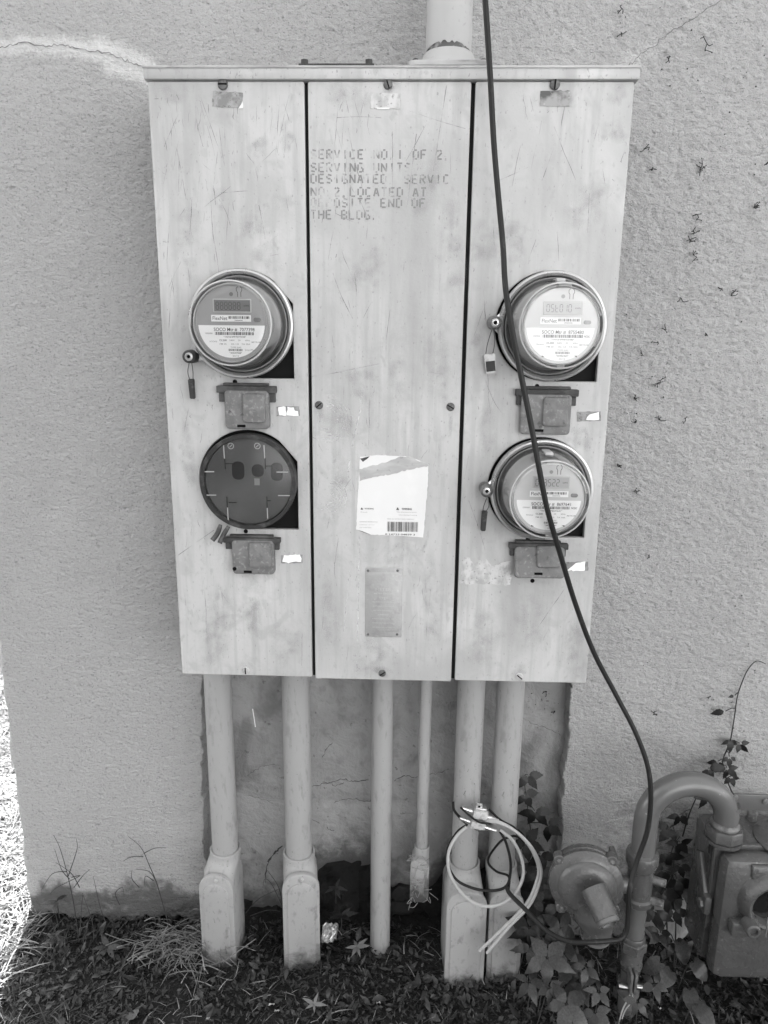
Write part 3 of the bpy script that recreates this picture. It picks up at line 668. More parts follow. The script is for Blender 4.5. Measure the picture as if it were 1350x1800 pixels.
# scratches, scrapes and smudges: flat wear on the covers
def in_hole(x, z): return any((x-cx)**2+(z-cz)**2 < .115**2 for cx, cz in SOCK.values())
sc_ = {cL: MB(), cM: MB(), cR: MB()}; rg = random.Random(12)
for par, x0, x1, n, zl in ((cL, -.39, -.15, 170, 1.25), (cM, -.125, .128, 95, 1.3), (cR, .15, .39, 60, 1.15)):
    for k in range(n):
        x = rg.uniform(x0, x1) if rg.random() > .35 else x0+abs(rg.gauss(0, .07)); x = min(max(x, x0), x1)
        z = min(ZT-.02, ZB+.05+(ZT-ZB-.07)*(1-rg.random()**1.8)); L_ = rg.choice((.006, .01, .02, .03, .05, .09))*rg.uniform(.6, 1.2)
        a = rg.gauss(PI/2, .22) if rg.random() > .2 else rg.uniform(0, PI)
        if in_hole(x, z): continue
        P = [Vector((x+math.cos(a)*L_*t+rg.gauss(0, .0006), PY-.0004, z-math.sin(a)*L_*t)) for t in (0, .25, .5, .75, 1)]
        if any(not(x0-.004 < p.x < x1+.004) or p.z < ZB+.01 or p.z > ZT-.01 for p in P): continue
        sc_[par].ribbon(P, lambda t, w=rg.uniform(.0005, .0013): w*(.35+.65*math.sin(PI*min(max(t, .03), .97))))
for par, pls in ((cL, [[(310, 255), (316, 300), (345, 325), (352, 352)][:0] or [(344, 186), (346, 215), (352, 240), (357, 258)], [(311, 262), (318, 300), (327, 350)], [(376, 330), (379, 360)], [(455, 360), (462, 395), (466, 420)], [(385, 350), (397, 372), (405, 396)], [(313, 976), (340, 957), (376, 932)]]),
                 (cM, [[(592, 207), (630, 205), (670, 207)], [(604, 155), (613, 198)], [(612, 225), (624, 285), (640, 340)], [(690, 235), (690, 340)], [(732, 235), (716, 360)], [(785, 150), (762, 300)], [(632, 350), (645, 385), (644, 420)], [(590, 375), (640, 400)], [(585, 480), (600, 520), (620, 560)], [(650, 700), (648, 790)], [(595, 945), (588, 1000), (592, 1030)], [(720, 195), (770, 212), (818, 226)]]),
                 (cR, [[(974, 258), (955, 312)], [(1093, 250), (1101, 253), (1091, 285)], [(1076, 315), (1098, 335)], [(1036, 340), (1033, 410)], [(852, 665), (868, 705), (885, 730)], [(1020, 600), (1026, 640)], [(824, 880), (842, 930), (853, 968)]])):
    for pl in pls:
        if pl: sc_[par].ribbon(smooth_path([U(a, b, PY-.0004) for a, b in pl], 5), .0011)
for par, mb in sc_.items(): tag(mb.build('scratch_marks', 'scratch', par, smooth=0), kind='stuff')
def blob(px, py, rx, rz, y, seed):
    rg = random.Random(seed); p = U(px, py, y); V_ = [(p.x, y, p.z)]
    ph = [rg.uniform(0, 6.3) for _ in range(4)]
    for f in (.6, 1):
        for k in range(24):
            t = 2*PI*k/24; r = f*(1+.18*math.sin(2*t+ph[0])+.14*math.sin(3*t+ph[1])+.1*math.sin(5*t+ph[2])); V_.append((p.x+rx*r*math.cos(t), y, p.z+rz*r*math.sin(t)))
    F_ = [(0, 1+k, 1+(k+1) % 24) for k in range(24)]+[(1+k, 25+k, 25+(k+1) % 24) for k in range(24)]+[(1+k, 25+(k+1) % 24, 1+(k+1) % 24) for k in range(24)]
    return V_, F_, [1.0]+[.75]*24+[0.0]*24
sm = {cL: ([], [], []), cM: ([], [], []), cR: ([], [], [])}
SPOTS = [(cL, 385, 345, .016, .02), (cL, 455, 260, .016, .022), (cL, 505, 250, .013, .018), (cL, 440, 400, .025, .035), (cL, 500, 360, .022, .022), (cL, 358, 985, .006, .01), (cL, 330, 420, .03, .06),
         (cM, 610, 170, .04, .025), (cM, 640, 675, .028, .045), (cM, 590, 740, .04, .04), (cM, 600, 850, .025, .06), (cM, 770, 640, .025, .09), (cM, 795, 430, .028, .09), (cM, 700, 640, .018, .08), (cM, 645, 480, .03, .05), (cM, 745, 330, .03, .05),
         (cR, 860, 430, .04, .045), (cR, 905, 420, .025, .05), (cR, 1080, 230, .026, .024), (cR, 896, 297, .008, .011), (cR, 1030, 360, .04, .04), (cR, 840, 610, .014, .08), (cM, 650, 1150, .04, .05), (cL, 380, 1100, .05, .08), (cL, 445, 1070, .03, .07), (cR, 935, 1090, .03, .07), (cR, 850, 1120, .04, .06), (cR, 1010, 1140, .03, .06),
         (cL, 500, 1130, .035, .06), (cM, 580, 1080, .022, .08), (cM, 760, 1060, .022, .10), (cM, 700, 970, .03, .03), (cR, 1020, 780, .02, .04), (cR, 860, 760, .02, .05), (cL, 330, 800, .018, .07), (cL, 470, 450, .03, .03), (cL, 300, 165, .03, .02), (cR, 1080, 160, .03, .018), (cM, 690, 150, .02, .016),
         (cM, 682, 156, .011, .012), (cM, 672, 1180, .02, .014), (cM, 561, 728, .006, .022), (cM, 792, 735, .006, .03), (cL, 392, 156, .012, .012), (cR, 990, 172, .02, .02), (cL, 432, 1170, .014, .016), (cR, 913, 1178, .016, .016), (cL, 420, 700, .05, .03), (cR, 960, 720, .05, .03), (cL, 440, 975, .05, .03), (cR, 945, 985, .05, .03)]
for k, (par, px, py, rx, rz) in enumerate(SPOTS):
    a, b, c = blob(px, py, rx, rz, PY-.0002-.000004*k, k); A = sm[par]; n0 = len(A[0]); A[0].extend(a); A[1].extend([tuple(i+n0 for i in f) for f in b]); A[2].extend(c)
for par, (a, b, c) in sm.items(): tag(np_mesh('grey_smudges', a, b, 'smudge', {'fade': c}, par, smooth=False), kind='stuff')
sw = MB()
for cx, cy, rr in ((575, 735, (.02, .026, .032, .038, .044)), (581, 872, (.006, .012, .018, .024, .03))):
    p = U(cx, cy, PY-.0006)
    for r in rr:
        for a0, a1 in ((-.6, 1.6), (-2.2, -.9)):
            sw.ribbon([Vector((p.x+r*math.cos(a0+(a1-a0)*t/9), PY-.0006, p.z+r*math.sin(a0+(a1-a0)*t/9))) for t in range(10)], .0017)
sw.ribbon(smooth_path([U(632, 940, PY-.0006), U(631, 1010, PY-.0006), U(629, 1090, PY-.0006), U(627, 1188, PY-.0006)], 4), .0026)
sw.ribbon(smooth_path([U(640, 680, PY-.0006), U(633, 720, PY-.0006), U(622, 770, PY-.0006), U(612, 830, PY-.0006)], 4), .003)
sw.ribbon(smooth_path([U(614, 1000, PY-.0006), U(609, 1060, PY-.0006), U(604, 1110, PY-.0006)], 4), .0018)
tag(sw.build('pale_scrapes', 'scratch_pale', cM, smooth=0), kind='stuff')

# breaker lids under each socket
def lid(fl, ld, slot, flap, tilt, parent, bump=None, screwpos=None, top=None):
    a = U(fl[0], fl[1], PY-.012); b = U(fl[2], fl[3], PY-.012); h = a.z-b.z; zc = a.z-h*.42
    lh = MB(); lh.box(a.x, b.x, PY-.014, PY-.0002, zc, a.z, .0015)
    lh.box(a.x+.003, a.x+.018, PY-.008, PY-.0002, b.z, zc-.0003, .001); lh.box(b.x-.018, b.x-.003, PY-.008, PY-.0002, b.z, zc-.0003, .001)
    lh.box(a.x+.012, b.x-.014, PY-.011, PY-.0002, a.z+.0003, a.z+.005, .001)
    hg = lh.build('breaker_hood', 'rust', parent)
    c = U(ld[0], ld[1], PY-.018); d = U(ld[2], ld[3], PY-.018)
    T = Matrix.Translation((0, PY-.012, c.z)) @ Matrix.Rotation(tilt, 4, 'X') @ Matrix.Translation((0, -(PY-.012), -c.z))
    # back box of the lid fills the space to the cabinet
    pl = MB().plate(rounded_rect(c.x, d.x, d.z, c.z, .007, 4), PY-.0012, PY-.016, .003, T).build('breaker_lid', 'lid', parent)
    e = U(flap[0], flap[1], PY-.022); f = U(flap[2], flap[3], PY-.022)
    MB().plate(rounded_rect(e.x, f.x, f.z, e.z, .006, 4), PY-.014, PY-.0225, .004, T).build('lid_boss', 'lid', pl)
    s = U(slot[0], slot[1], PY-.018); MB().box(s.x-.0075, s.x+.0075, PY-.0172, PY-.0150, s.z-.0022, s.z+.0022, 0, T).build('lid_slot', 'black', pl, smooth=0)
    if screwpos:
        p = U(*screwpos, PY-.017); MB().lathe((p.x, PY-.0155, p.z), (0, -1, 0), [(0, .0036), (.002, .0036), (.003, .0022), (.0031, .0002)], 12, True, False).build('lid_screw', 'black', pl)
lid((380, 678, 486, 708), (393, 686, 473, 755), (424, 749), (425, 692, 467, 744), 0, cL)
lid((392, 945, 493, 968), (406, 950, 482, 1012), (435, 1006), (436, 954, 478, 1000), .03, cL, screwpos=(412, 1000))
lid((907, 684, 1016, 714), (918, 693, 1002, 765), (948, 757), (956, 698, 998, 750), 0, cR)
lid((895, 955, 998, 980), (906, 962, 990, 1016), (944, 1008), (944, 962, 985, 1000), -.32, cR)
for px, py, par in ((413, 671, cL), (944, 679, cR), (928, 947, cR), (936, 1021, cR), (432, 934, cL)):
    p = U(px, py, PY-.0005); MB().lathe((p.x, PY-.0001, p.z), (0, -1, 0), [(0, .0042), (.0006, .0040)], 14).build('screw_hole', 'black', par)
# top closing plate with two bolts
MB().box(-.148, -.024, -.2025, -.07, ZT+.0212, ZT+.0250, .001).build('closing_plate', 'rust', CAB)
for x in (-.139, -.033): MB().cyl((x, -.192, ZT+.0251), (x, -.192, ZT+.0330), .0065, None, 6).build('bolt', 'rust', CAB)

# ------------------------------------------------------------------ blank cover on the empty socket
bx, bz = SOCK['ll']; BL = thing('blank_socket_cover', 'dark smoky round blank cover on the empty lower socket, no meter fitted', 'socket cover', (bx, PY, bz))
MB().lathe((bx, PY+.006, bz), (0, -1, 0), [(0, .088), (.010, .0885), (.024, .0895), (.031, .0885), (.031, .0815), (.018, .0805), (.018, .03), (.018, .0002)], 56, True, False).build('cover_rim', 'blank_rim', BL)
back = MB().lathe((bx, PY-.0123, bz), (0, -1, 0), [(0, .0800), (.0005, .0800)], 48).build('socket_back', 'blank', BL)
MB().lathe((bx, PY-.0205, bz), (0, -1, 0), [(0, .0812), (.002, .0812), (.0028, .0795)], 48).build('smoky_disc', 'glass_smoke', BL)
def bpt(cx, cy, y): return U(300+cx/4.82, 740+cy/4.82, y)
by = PY-.0128
for cx, cy, w, h in ((572, 420, 108, 160), (738, 420, 105, 110), (900, 430, 105, 160)):
    p = bpt(cx, cy, by); k = 1/4.82/980
    poly = rounded_rect(p.x-w/2*k, p.x+w/2*k, p.z-h/2*k, p.z+h/2*k, w*.42*k, 4)
    MB().plate(poly, by+.0003, by-.0004).build('socket_jaw', 'blank_dark', BL, smooth=0)
rb = MB(); ry = PY-.0238
for (x0, y0, x1, y1) in ((448, 205, 455, 318), (790, 205, 797, 318), (262, 430, 368, 430), (897, 433, 995, 433), (288, 628, 386, 628), (910, 632, 1010, 632), (482, 735, 488, 865), (818, 738, 822, 828)):
    rb.ribbon([bpt(x0, y0, ry), bpt(x1, y1, ry)], .0018)
rb.build('moulded_ribs', 'blank_line', BL, smooth=0)
rb2 = MB()
for (x0, y0, x1, y1) in ((458, 320, 463, 410), (800, 315, 803, 408), (465, 362, 540, 362), (476, 640, 480, 730), (815, 640, 817, 735), (490, 690, 560, 692), (820, 676, 850, 676), (805, 382, 860, 382)):
    rb2.ribbon([bpt(x0, y0, ry), bpt(x1, y1, ry)], .0014)
rb2.build('moulded_grooves', 'blank_dark', BL, smooth=0)
for cx, cy in ((509, 212), (734, 212)):
    p = bpt(cx, cy, ry); c = MB(); P = [Vector((p.x+.0052*math.cos(t*PI/10), ry, p.z+.0052*math.sin(t*PI/10))) for t in range(21)]
    c.ribbon(P, .001); c.ribbon([p+Vector((-.0025, 0, -.0025)), p+Vector((.0025, 0, .0025))], .001); c.build('moulded_mark', 'blank_line', BL, smooth=0)
p = bpt(732, 515, by); MB().quadxz(p.x-.005, p.x+.005, p.z-.0065, p.z+.0065, by-.0006).build('jaw_clip', 'meter_body', BL, smooth=0)
# twisted latch stub at the lower left of that cover
for n_, q in enumerate(([(388, 922), (382, 938), (373, 950)], [(402, 925), (393, 940), (386, 955)])):
    pth = smooth_path([U(a, b, PY-.02-.006*k) for k, (a, b) in enumerate(q)], 5)
    sl = MB(); sl.tube(pth, .0042, 8, lambda t: .8+.35*min(t*3, 1))
    o = sl.build('meter_seal', 'tag_dark', None, loc=pth[0])
    tag(o, ('dark barrel seal hanging under the blank cover, the outer one' if n_ == 0 else 'dark barrel seal hanging under the blank cover, beside the lid hood'), 'meter seal', 'seals on the meter rings')
# ------------------------------------------------------------------ electric meters
SEG = {'0': 'abcdef', '1': 'bc', '2': 'abged', '3': 'abgcd', '5': 'afgcd', '8': 'abcdefg', 't': 'fegd', 'S': 'afgcd', '6': 'afgedc', 'H': 'fbgec', 'G': 'afedc', 'l': 'ef'}
def seg7(mb, ch, x, z, w, h, y, th):
    q = {'a': (0, 1, 1, 1), 'g': (0, .5, 1, .5), 'd': (0, 0, 1, 0), 'f': (0, .5, 0, 1), 'b': (1, .5, 1, 1), 'e': (0, 0, 0, .5), 'c': (1, 0, 1, .5)}
    for s in SEG.get(ch, ''):
        a = q[s]; e = .1; A = Vector((a[0], 0, a[1])); B = Vector((a[2], 0, a[3])); A2 = A.lerp(B, e); B2 = B.lerp(A, e)
        mb.ribbon([Vector((x+A2.x*w, y, z+A2.z*h)), Vector((x+B2.x*w, y, z+B2.z*h))], th)
def meter(key, label, digits, num, lock_px, face_m, lcd_m, logo, extra, small, lock_dark, notch):
    cx, cz = SOCK[key]; T = thing('electric_meter', label, 'electric meter', (cx, PY, cz), 'electric meters on the cabinet')
    # sealing ring
    MB().lathe((cx, PY+.004, cz), (0, -1, 0), [(0, .086), (.004, .0905), (.017, .0925), (.026, .0930), (.0305, .0915), (.0315, .0885), (.029, .0845), (.024, .0825), (.010, .0825)], 72, True, False).build('sealing_ring', 'ring', T)
    MB().lathe((cx, PY-.012, cz), (0, -1, 0), [(0, .0815), (.012, .0815), (.0125, .066)], 56).build('meter_base', 'meter_body_dark', T)
    MB().lathe((cx, PY-.0235, cz), (0, -1, 0), [(0, .0715), (.020, .0705), (.034, .0665), (.060, .0645), (.068, .0625)], 56).build('meter_body', 'meter_body', T)
    fy = PY-.0925; R = .0605
    face = MB().lathe((cx, fy+.001, cz), (0, -1, 0), [(0, R), (.001, R)], 56).build('dial_face', face_m, T)
    MB().lathe((cx, fy+.004, cz), (0, -1, 0), [(0, R+.0005), (.005, R+.0005), (.0055, R+.002), (.004, R+.0036), (-.004, R+.0036)], 56, False, False).build('dial_rim', 'meter_body', T)
    # moulded clear cover: skirt, shoulder, flat front
    MB().lathe((cx, PY-.020, cz), (0, -1, 0), [(0, .0805), (.006, .0790), (.012, .0760), (.040, .0742), (.058, .0705), (.074, .0690), (.082, .0672), (.0855, .0640), (.086, .0610), (.0845, .0600), (.0845, .0002)], 64, False, False).build('glass_cover', 'glass', T)
    MB().lathe((cx, PY-.0185, cz), (0, -1, 0), [(0, .0818), (.004, .0812), (.0052, .0775), (.003, .0765)], 56, False, False).build('cover_flange', 'meter_body_dark', T)
    # shoulder bead that catches light
    MB().lathe((cx, PY-.101, cz), (0, -1, 0), [(0, .0690), (.0016, .0684), (.0022, .0668), (.0016, .0655)], 64, False, False).build('cover_bead', 'meter_body', T)
    q = lambda u, v: (cx+u*R, cz+v*R)
    y1 = fy-.0006
    d = MB(); P = [Vector((q(.02+.052*math.cos(t*PI/10), 0)[0], y1, q(0, .77+.052*math.sin(t*PI/10))[1])) for t in range(20)]; d.add(P, [tuple(range(20))])
    d.build('port_dot', 'ink_grey' if face_m == 'meter_face_pale' else 'lcd', T, smooth=0)
    hk = MB(); w_ = .0009
    for sgn in (-1, 1):
        hk.ribbon([Vector((cx+(.24+sgn*a)*R, y1, cz+b*R)) for a, b in ((.045, .70), (.045, .82), (.075, .87), (.075, .93), (.03, .97))], w_)
    hk.build('hook_mark', 'lcd_ink', T, smooth=0)
    rim = MB().plate(rounded_rect(cx-.49*R, cx+.56*R, cz+.29*R, cz+.65*R, .001, 2), fy, fy-.0012, .0004).build('display_rim', 'lcd_rim', T)
    dsp = MB().quadxz(cx-.455*R, cx+.53*R, cz+.32*R, cz+.62*R, fy-.0014).build('display', lcd_m, rim, smooth=0)
    dg = MB(); pit = .70/len(digits)
    for k, ch in enumerate(digits): seg7(dg, ch, cx+(-.40+pit*k)*R, cz+.37*R, pit*.62*R, .19*R, fy-.0017, .00085)
    put_text(dg, 'kWh', cx+.43*R, cz+.47*R, fy-.0017, .0024, .14*R)
    dg.build('display_digits', 'lcd_ink', rim, smooth=0)
    st = MB().quadxz(cx-.55*R, cx+.54*R, cz+.05*R, cz+.225*R, y1).build('name_strip', 'label', T, smooth=0)
    s1 = MB(); put_text(s1, logo, cx-.31*R, cz+.14*R, y1-.0003, .0062, .40*R, 'c', .004)
    rg = random.Random(num); x = -.07
    while x < .5:
        w = rg.choice((.012, .02, .03)); s1.quadxz(cx+x*R, cx+(x+w)*R, cz+.125*R, cz+.195*R, y1-.0003); x += w+rg.choice((.012, .02))
    put_text(s1, '20080696', cx+.20*R, cz+.085*R, y1-.0003, .0016, .22*R)
    s1.build('strip_print', 'ink', st, smooth=0)
    ov = MB().plate(rounded_rect(cx+.61*R, cx+.81*R, cz+.05*R, cz+.16*R, .0032, 5), fy, fy-.0012, .0003).build('port_oval', 'lcd', T)
    arc = [(cx+.915*R*math.cos(a), cz-.005*R+.915*R*math.sin(a)) for a in [(-PI*.985+PI*.97*k/30) for k in range(31)]]
    lb = MB().add([(a, y1, b) for a, b in arc], [tuple(range(len(arc)))]).build('number_label', 'label', T, smooth=0)
    y2 = y1-.0004; a = MB()
    put_text(a, 'SOCO Mtr #  '+str(num), cx+.07*R, cz-.155*R, y2, .0056, 1.12*R, 'c', .006)
    x = -.46
    while x < .6:
        w = rg.choice((.012, .02, .028)); a.quadxz(cx+x*R, cx+(x+w)*R, cz-.305*R, cz-.225*R, y2); x += w+rg.choice((.012, .02))
    x = -.10
    while x < .28:
        w = rg.choice((.012, .02)); a.quadxz(cx+x*R, cx+(x+w)*R, cz-.735*R, cz-.675*R, y2); x += w+rg.choice((.012, .018))
    put_text(a, '"1N12HPP%d"' % num, cx+.08*R, cz-.355*R, y2, .0022, .62*R); put_text(a, 'CL200', cx-.25*R, cz-.445*R, y2, .0030, .2*R)
    put_text(a, '"'+small+'"', cx+.09*R, cz-.785*R, y2, .0024, .34*R)
    if extra:
        put_text(a, 'NCBC', cx+.73*R, cz-.265*R, y2, .0034, .17*R, 'c', .008)
        for sx in (-.42, .45): a.add([(cx+sx*R-.0025, y2, cz-.80*R+.0014), (cx+sx*R+.0025, y2, cz-.80*R-.0014), (cx+sx*R+(.0025 if sx > 0 else -.0025), y2, cz-.80*R-.0014 if sx < 0 else cz-.80*R+.0016)], [(0, 1, 2)])
    a.build('label_print', 'ink', lb, smooth=0)
    b = MB()
    for s, u, v, w in (('240V', 0, -.445, .15), ('3W', .2, -.445, .07), ('60Hz', .43, -.445, .13), ('FM 2S', -.25, -.545, .19), ('Kh 1.0', .08, -.545, .2), ('TA 30A', .38, -.545, .24), ('TYPE I2AS', .1, -.635, .30), ('03/12', .09, -.865, .17), ('METRUM', .66, -.49, .24), (('iCON' if not extra else 'Stratus'), -.52, -.48, .2), ('120000000', -.63, -.265, .2)):
        put_text(b, s, cx+u*R, cz+v*R, y2, .0024, w*R)
    if not extra: put_text(b, 'SmartMeter', cx+.52*R, cz-.70*R, y2, .0034, .34*R, 'c', .0)
    b.build('label_fine_print', 'ink_grey', lb, smooth=0)
    if notch:
        p = MB(); p.box(cx-.006, cx+.008, PY-.070, PY-.028, cz+.0700, cz+.0765, .001); p.box(cx-.010, cx+.012, PY-.1035, PY-.094, cz+.0610, cz+.0665, .001); p.build('cover_notch', 'meter_body', T)
        MB().box(cx-.004, cx+.009, PY-.104, PY-.096, cz-.0665, cz-.0625, .001).build('cover_notch', 'meter_body', T)
    # clamp ears and lock barrel of the ring
    lp = U(lock_px[0], lock_px[1], PY-.040); dv = Vector((lp.x-cx, 0, lp.z-cz)).normalized(); nn = Vector((-dv.z, 0, dv.x))
    er = MB(); c0 = Vector((cx, 0, cz))+dv*.088; c1 = Vector((lp.x, 0, lp.z))
    for sgn, yy in ((1, -.012), (-1, -.020)):
        a0 = c0+nn*.018*sgn; er.plate([(a0.x-nn.x*.004*sgn, a0.z-nn.z*.004*sgn), (a0.x+dv.x*.002, a0.z+dv.z*.002), (c1.x+nn.x*.009*sgn, c1.z+nn.z*.009*sgn), (c1.x+dv.x*.009, c1.z+dv.z*.009), (c1.x-nn.x*.002*sgn, c1.z-nn.z*.002*sgn), (c0.x, c0.z)], PY+yy+.004, PY+yy, .0005)
    er.build('clamp_ear', 'ring', T)
    bm_ = 'rust' if lock_dark else 'ring'
    MB().lathe((lp.x, PY-.004, lp.z), (0, -1, 0), [(0, .0115), (.022, .0120), (.034, .0112), (.036, .0085), (.036, .0078), (.033, .0074), (.033, .0002)], 28, True, False).build('lock_barrel', 'gas_worn' if lock_dark else 'rust', T)
    MB().lathe((lp.x, PY-.0362, lp.z), (0, -1, 0), [(0, .0074), (.003, .0072), (.0036, .0060), (.0036, .0034), (.001, .0030), (.001, .0002)], 24, True, False).build('lock_core', 'ring', T)
    MB().lathe((lp.x, PY-.0378, lp.z), (0, -1, 0), [(0, .0030), (.0006, .0028)], 14).build('lock_keyhole', 'black', T)
    return T
meter('ul', 'electric meter with number 7077398 and a grey face, above the blank cover', '888888', 7077398, (331, 627), 'meter_face', 'lcd', 'FlexNet', False, '30247984', False, False)
meter('ur', 'electric meter numbered 8755480 with glare over its face, above meter 8697641', '0St010', 8755480, (871, 567), 'meter_face_pale', 'lcd_pale', 'FlexNet', True, '36982469', True, True)
meter('lr', 'electric meter numbered 8697641, reading 3522, the black cable crossing its dial', '003522', 8697641, (856, 864), 'meter_face_pale', 'lcd_pale', 'FlexNet', True, '36081744', True, True)
# wire seals that hang from the ring locks
def seal(name, px, wire, body_px, m, label, w=.0105, clear=False):
    a = U(px[0], px[1], PY-.03)
    c = U(body_px[0], body_px[1], PY-.012); d = U(body_px[2], body_px[3], PY-.012)
    T = thing(name, label, 'meter seal', a, 'seals on the meter rings')
    for s in (-1, 1):
        e = c+Vector((s*w*.3, 0, 0)); MB().tube(smooth_path([a+Vector((s*.002, 0, .004)), (a+e)/2+Vector((s*.003, -.003, 0)), e], 4), .0007, 6).build('wire', 'rust', T)
    t = (d-c); 
    ax = t.normalized(); sdv = Vector((-ax.z, 0, ax.x)).normalized()*w/2
    mb = MB(); bm = bmesh.new(); bmesh.ops.create_cube(bm, size=1)
    M4 = Matrix((tuple(sdv*2)+(0,), (0, .010, 0, 0), (0, 0, 0, 0), (0, 0, 0, 1))).transposed() if False else Matrix.Identity(4)
    for v in bm.verts: v.co = c+t*(.5-v.co.z)+sdv*2*v.co.x*(1 if v.co.z > 0 else .85)+Vector((0, v.co.y*.008, 0))
    bmesh.ops.bevel(bm, geom=bm.edges[:], offset=.0012, segments=2, affect='EDGES'); mb.bm(bm); mb.build('seal_body', m, T)
    if clear:
        lx = c.lerp(d, .62); k = MB(); k.add([lx+sdv*.8+t*.28+Vector((0, -.0052, 0)), lx-sdv*.8+t*.28+Vector((0, -.0052, 0)), lx-sdv*.8-t*.25+Vector((0, -.0052, 0)), lx+sdv*.8-t*.25+Vector((0, -.0052, 0))], [(0, 1, 2, 3)]); k.build('seal_label', 'tag_dark', T, smooth=0)
seal('meter_seal', (335, 640), None, (336, 666, 339, 701), 'tag_dark', 'long dark plastic seal wired to the lock of meter 7077398')
seal('meter_seal', (866, 585), None, (860, 622, 863, 656), 'tag_clear', 'clear padlock-shaped seal wired below the upper lock beside the cable', .020, True)
seal('meter_seal', (857, 880), None, (852, 898, 849, 933), 'tag_dark', 'short dark plastic seal wired to the lock of meter 8697641')

# ------------------------------------------------------------------ service mast
MX, MYY = .0995, -.134; z0 = ZT+.0235
MAST = thing('service_mast', 'wide painted pipe mast rising from the cabinet top through a bolted hub', 'conduit mast', (MX, MYY, z0))
MB().plate(rounded_rect(MX-.0675, MX+.0675, -.066, .066, .012, 4), 0, -.008, .0015, Matrix.Translation((0, MYY, z0)) @ Matrix.Rotation(PI/2, 4, 'X') @ Matrix.Rotation(PI, 4, 'X') @ Matrix.Scale(-1, 4, (0, 0, 1)) if False else Matrix.Translation((0, MYY, z0)) @ Matrix(((1, 0, 0, 0), (0, 0, 1, 0), (0, -1, 0, 0), (0, 0, 0, 1)))).build('hub_plate', 'panel_dirty', MAST)
MB().lathe((MX, MYY, z0+.0082), (0, 0, 1), [(0, .058), (.004, .055), (.014, .0475), (.026, .0425), (.028, .0400)], 40).build('hub', 'mast', MAST)
for x in (-.056, .056): MB().lathe((MX+x, MYY-.045, z0+.0084), (0, 0, 1), [(0, .0065), (.004, .0065), (.007, .004), (.0075, .0002)], 16, True, False).build('bolt', 'rust', MAST)
MB().lathe((MX, MYY, z0+.0364), (0, 0, 1), [(0, .0372), (.012, .0372)], 40).build('bare_collar', 'peel', MAST)
# paint skin above the collar with a torn lower edge
mb = MB(); n = 64; rg = random.Random(4); vs_ = []
prev = 0
for j in range(3):
    for k in range(n):
        t = 2*PI*k/n; r = .0388
        front = math.cos(t+PI/2+.25)
        z = z0+.0372+(.0065*max(0, math.cos(t-1.5*PI+.15))**2*(1.4 if rg.random() > .3 else .8) if j == 0 else 0)
        if j == 1: z = z0+.055
        if j == 2: z = 3.3
        vs_.append((MX+r*math.cos(t), MYY+r*math.sin(t), z))
mb.add(vs_, [(j*n+k, j*n+(k+1) % n, (j+1)*n+(k+1) % n, (j+1)*n+k) for j in range(2) for k in range(n)]).build('mast_pipe', 'mast', MAST)

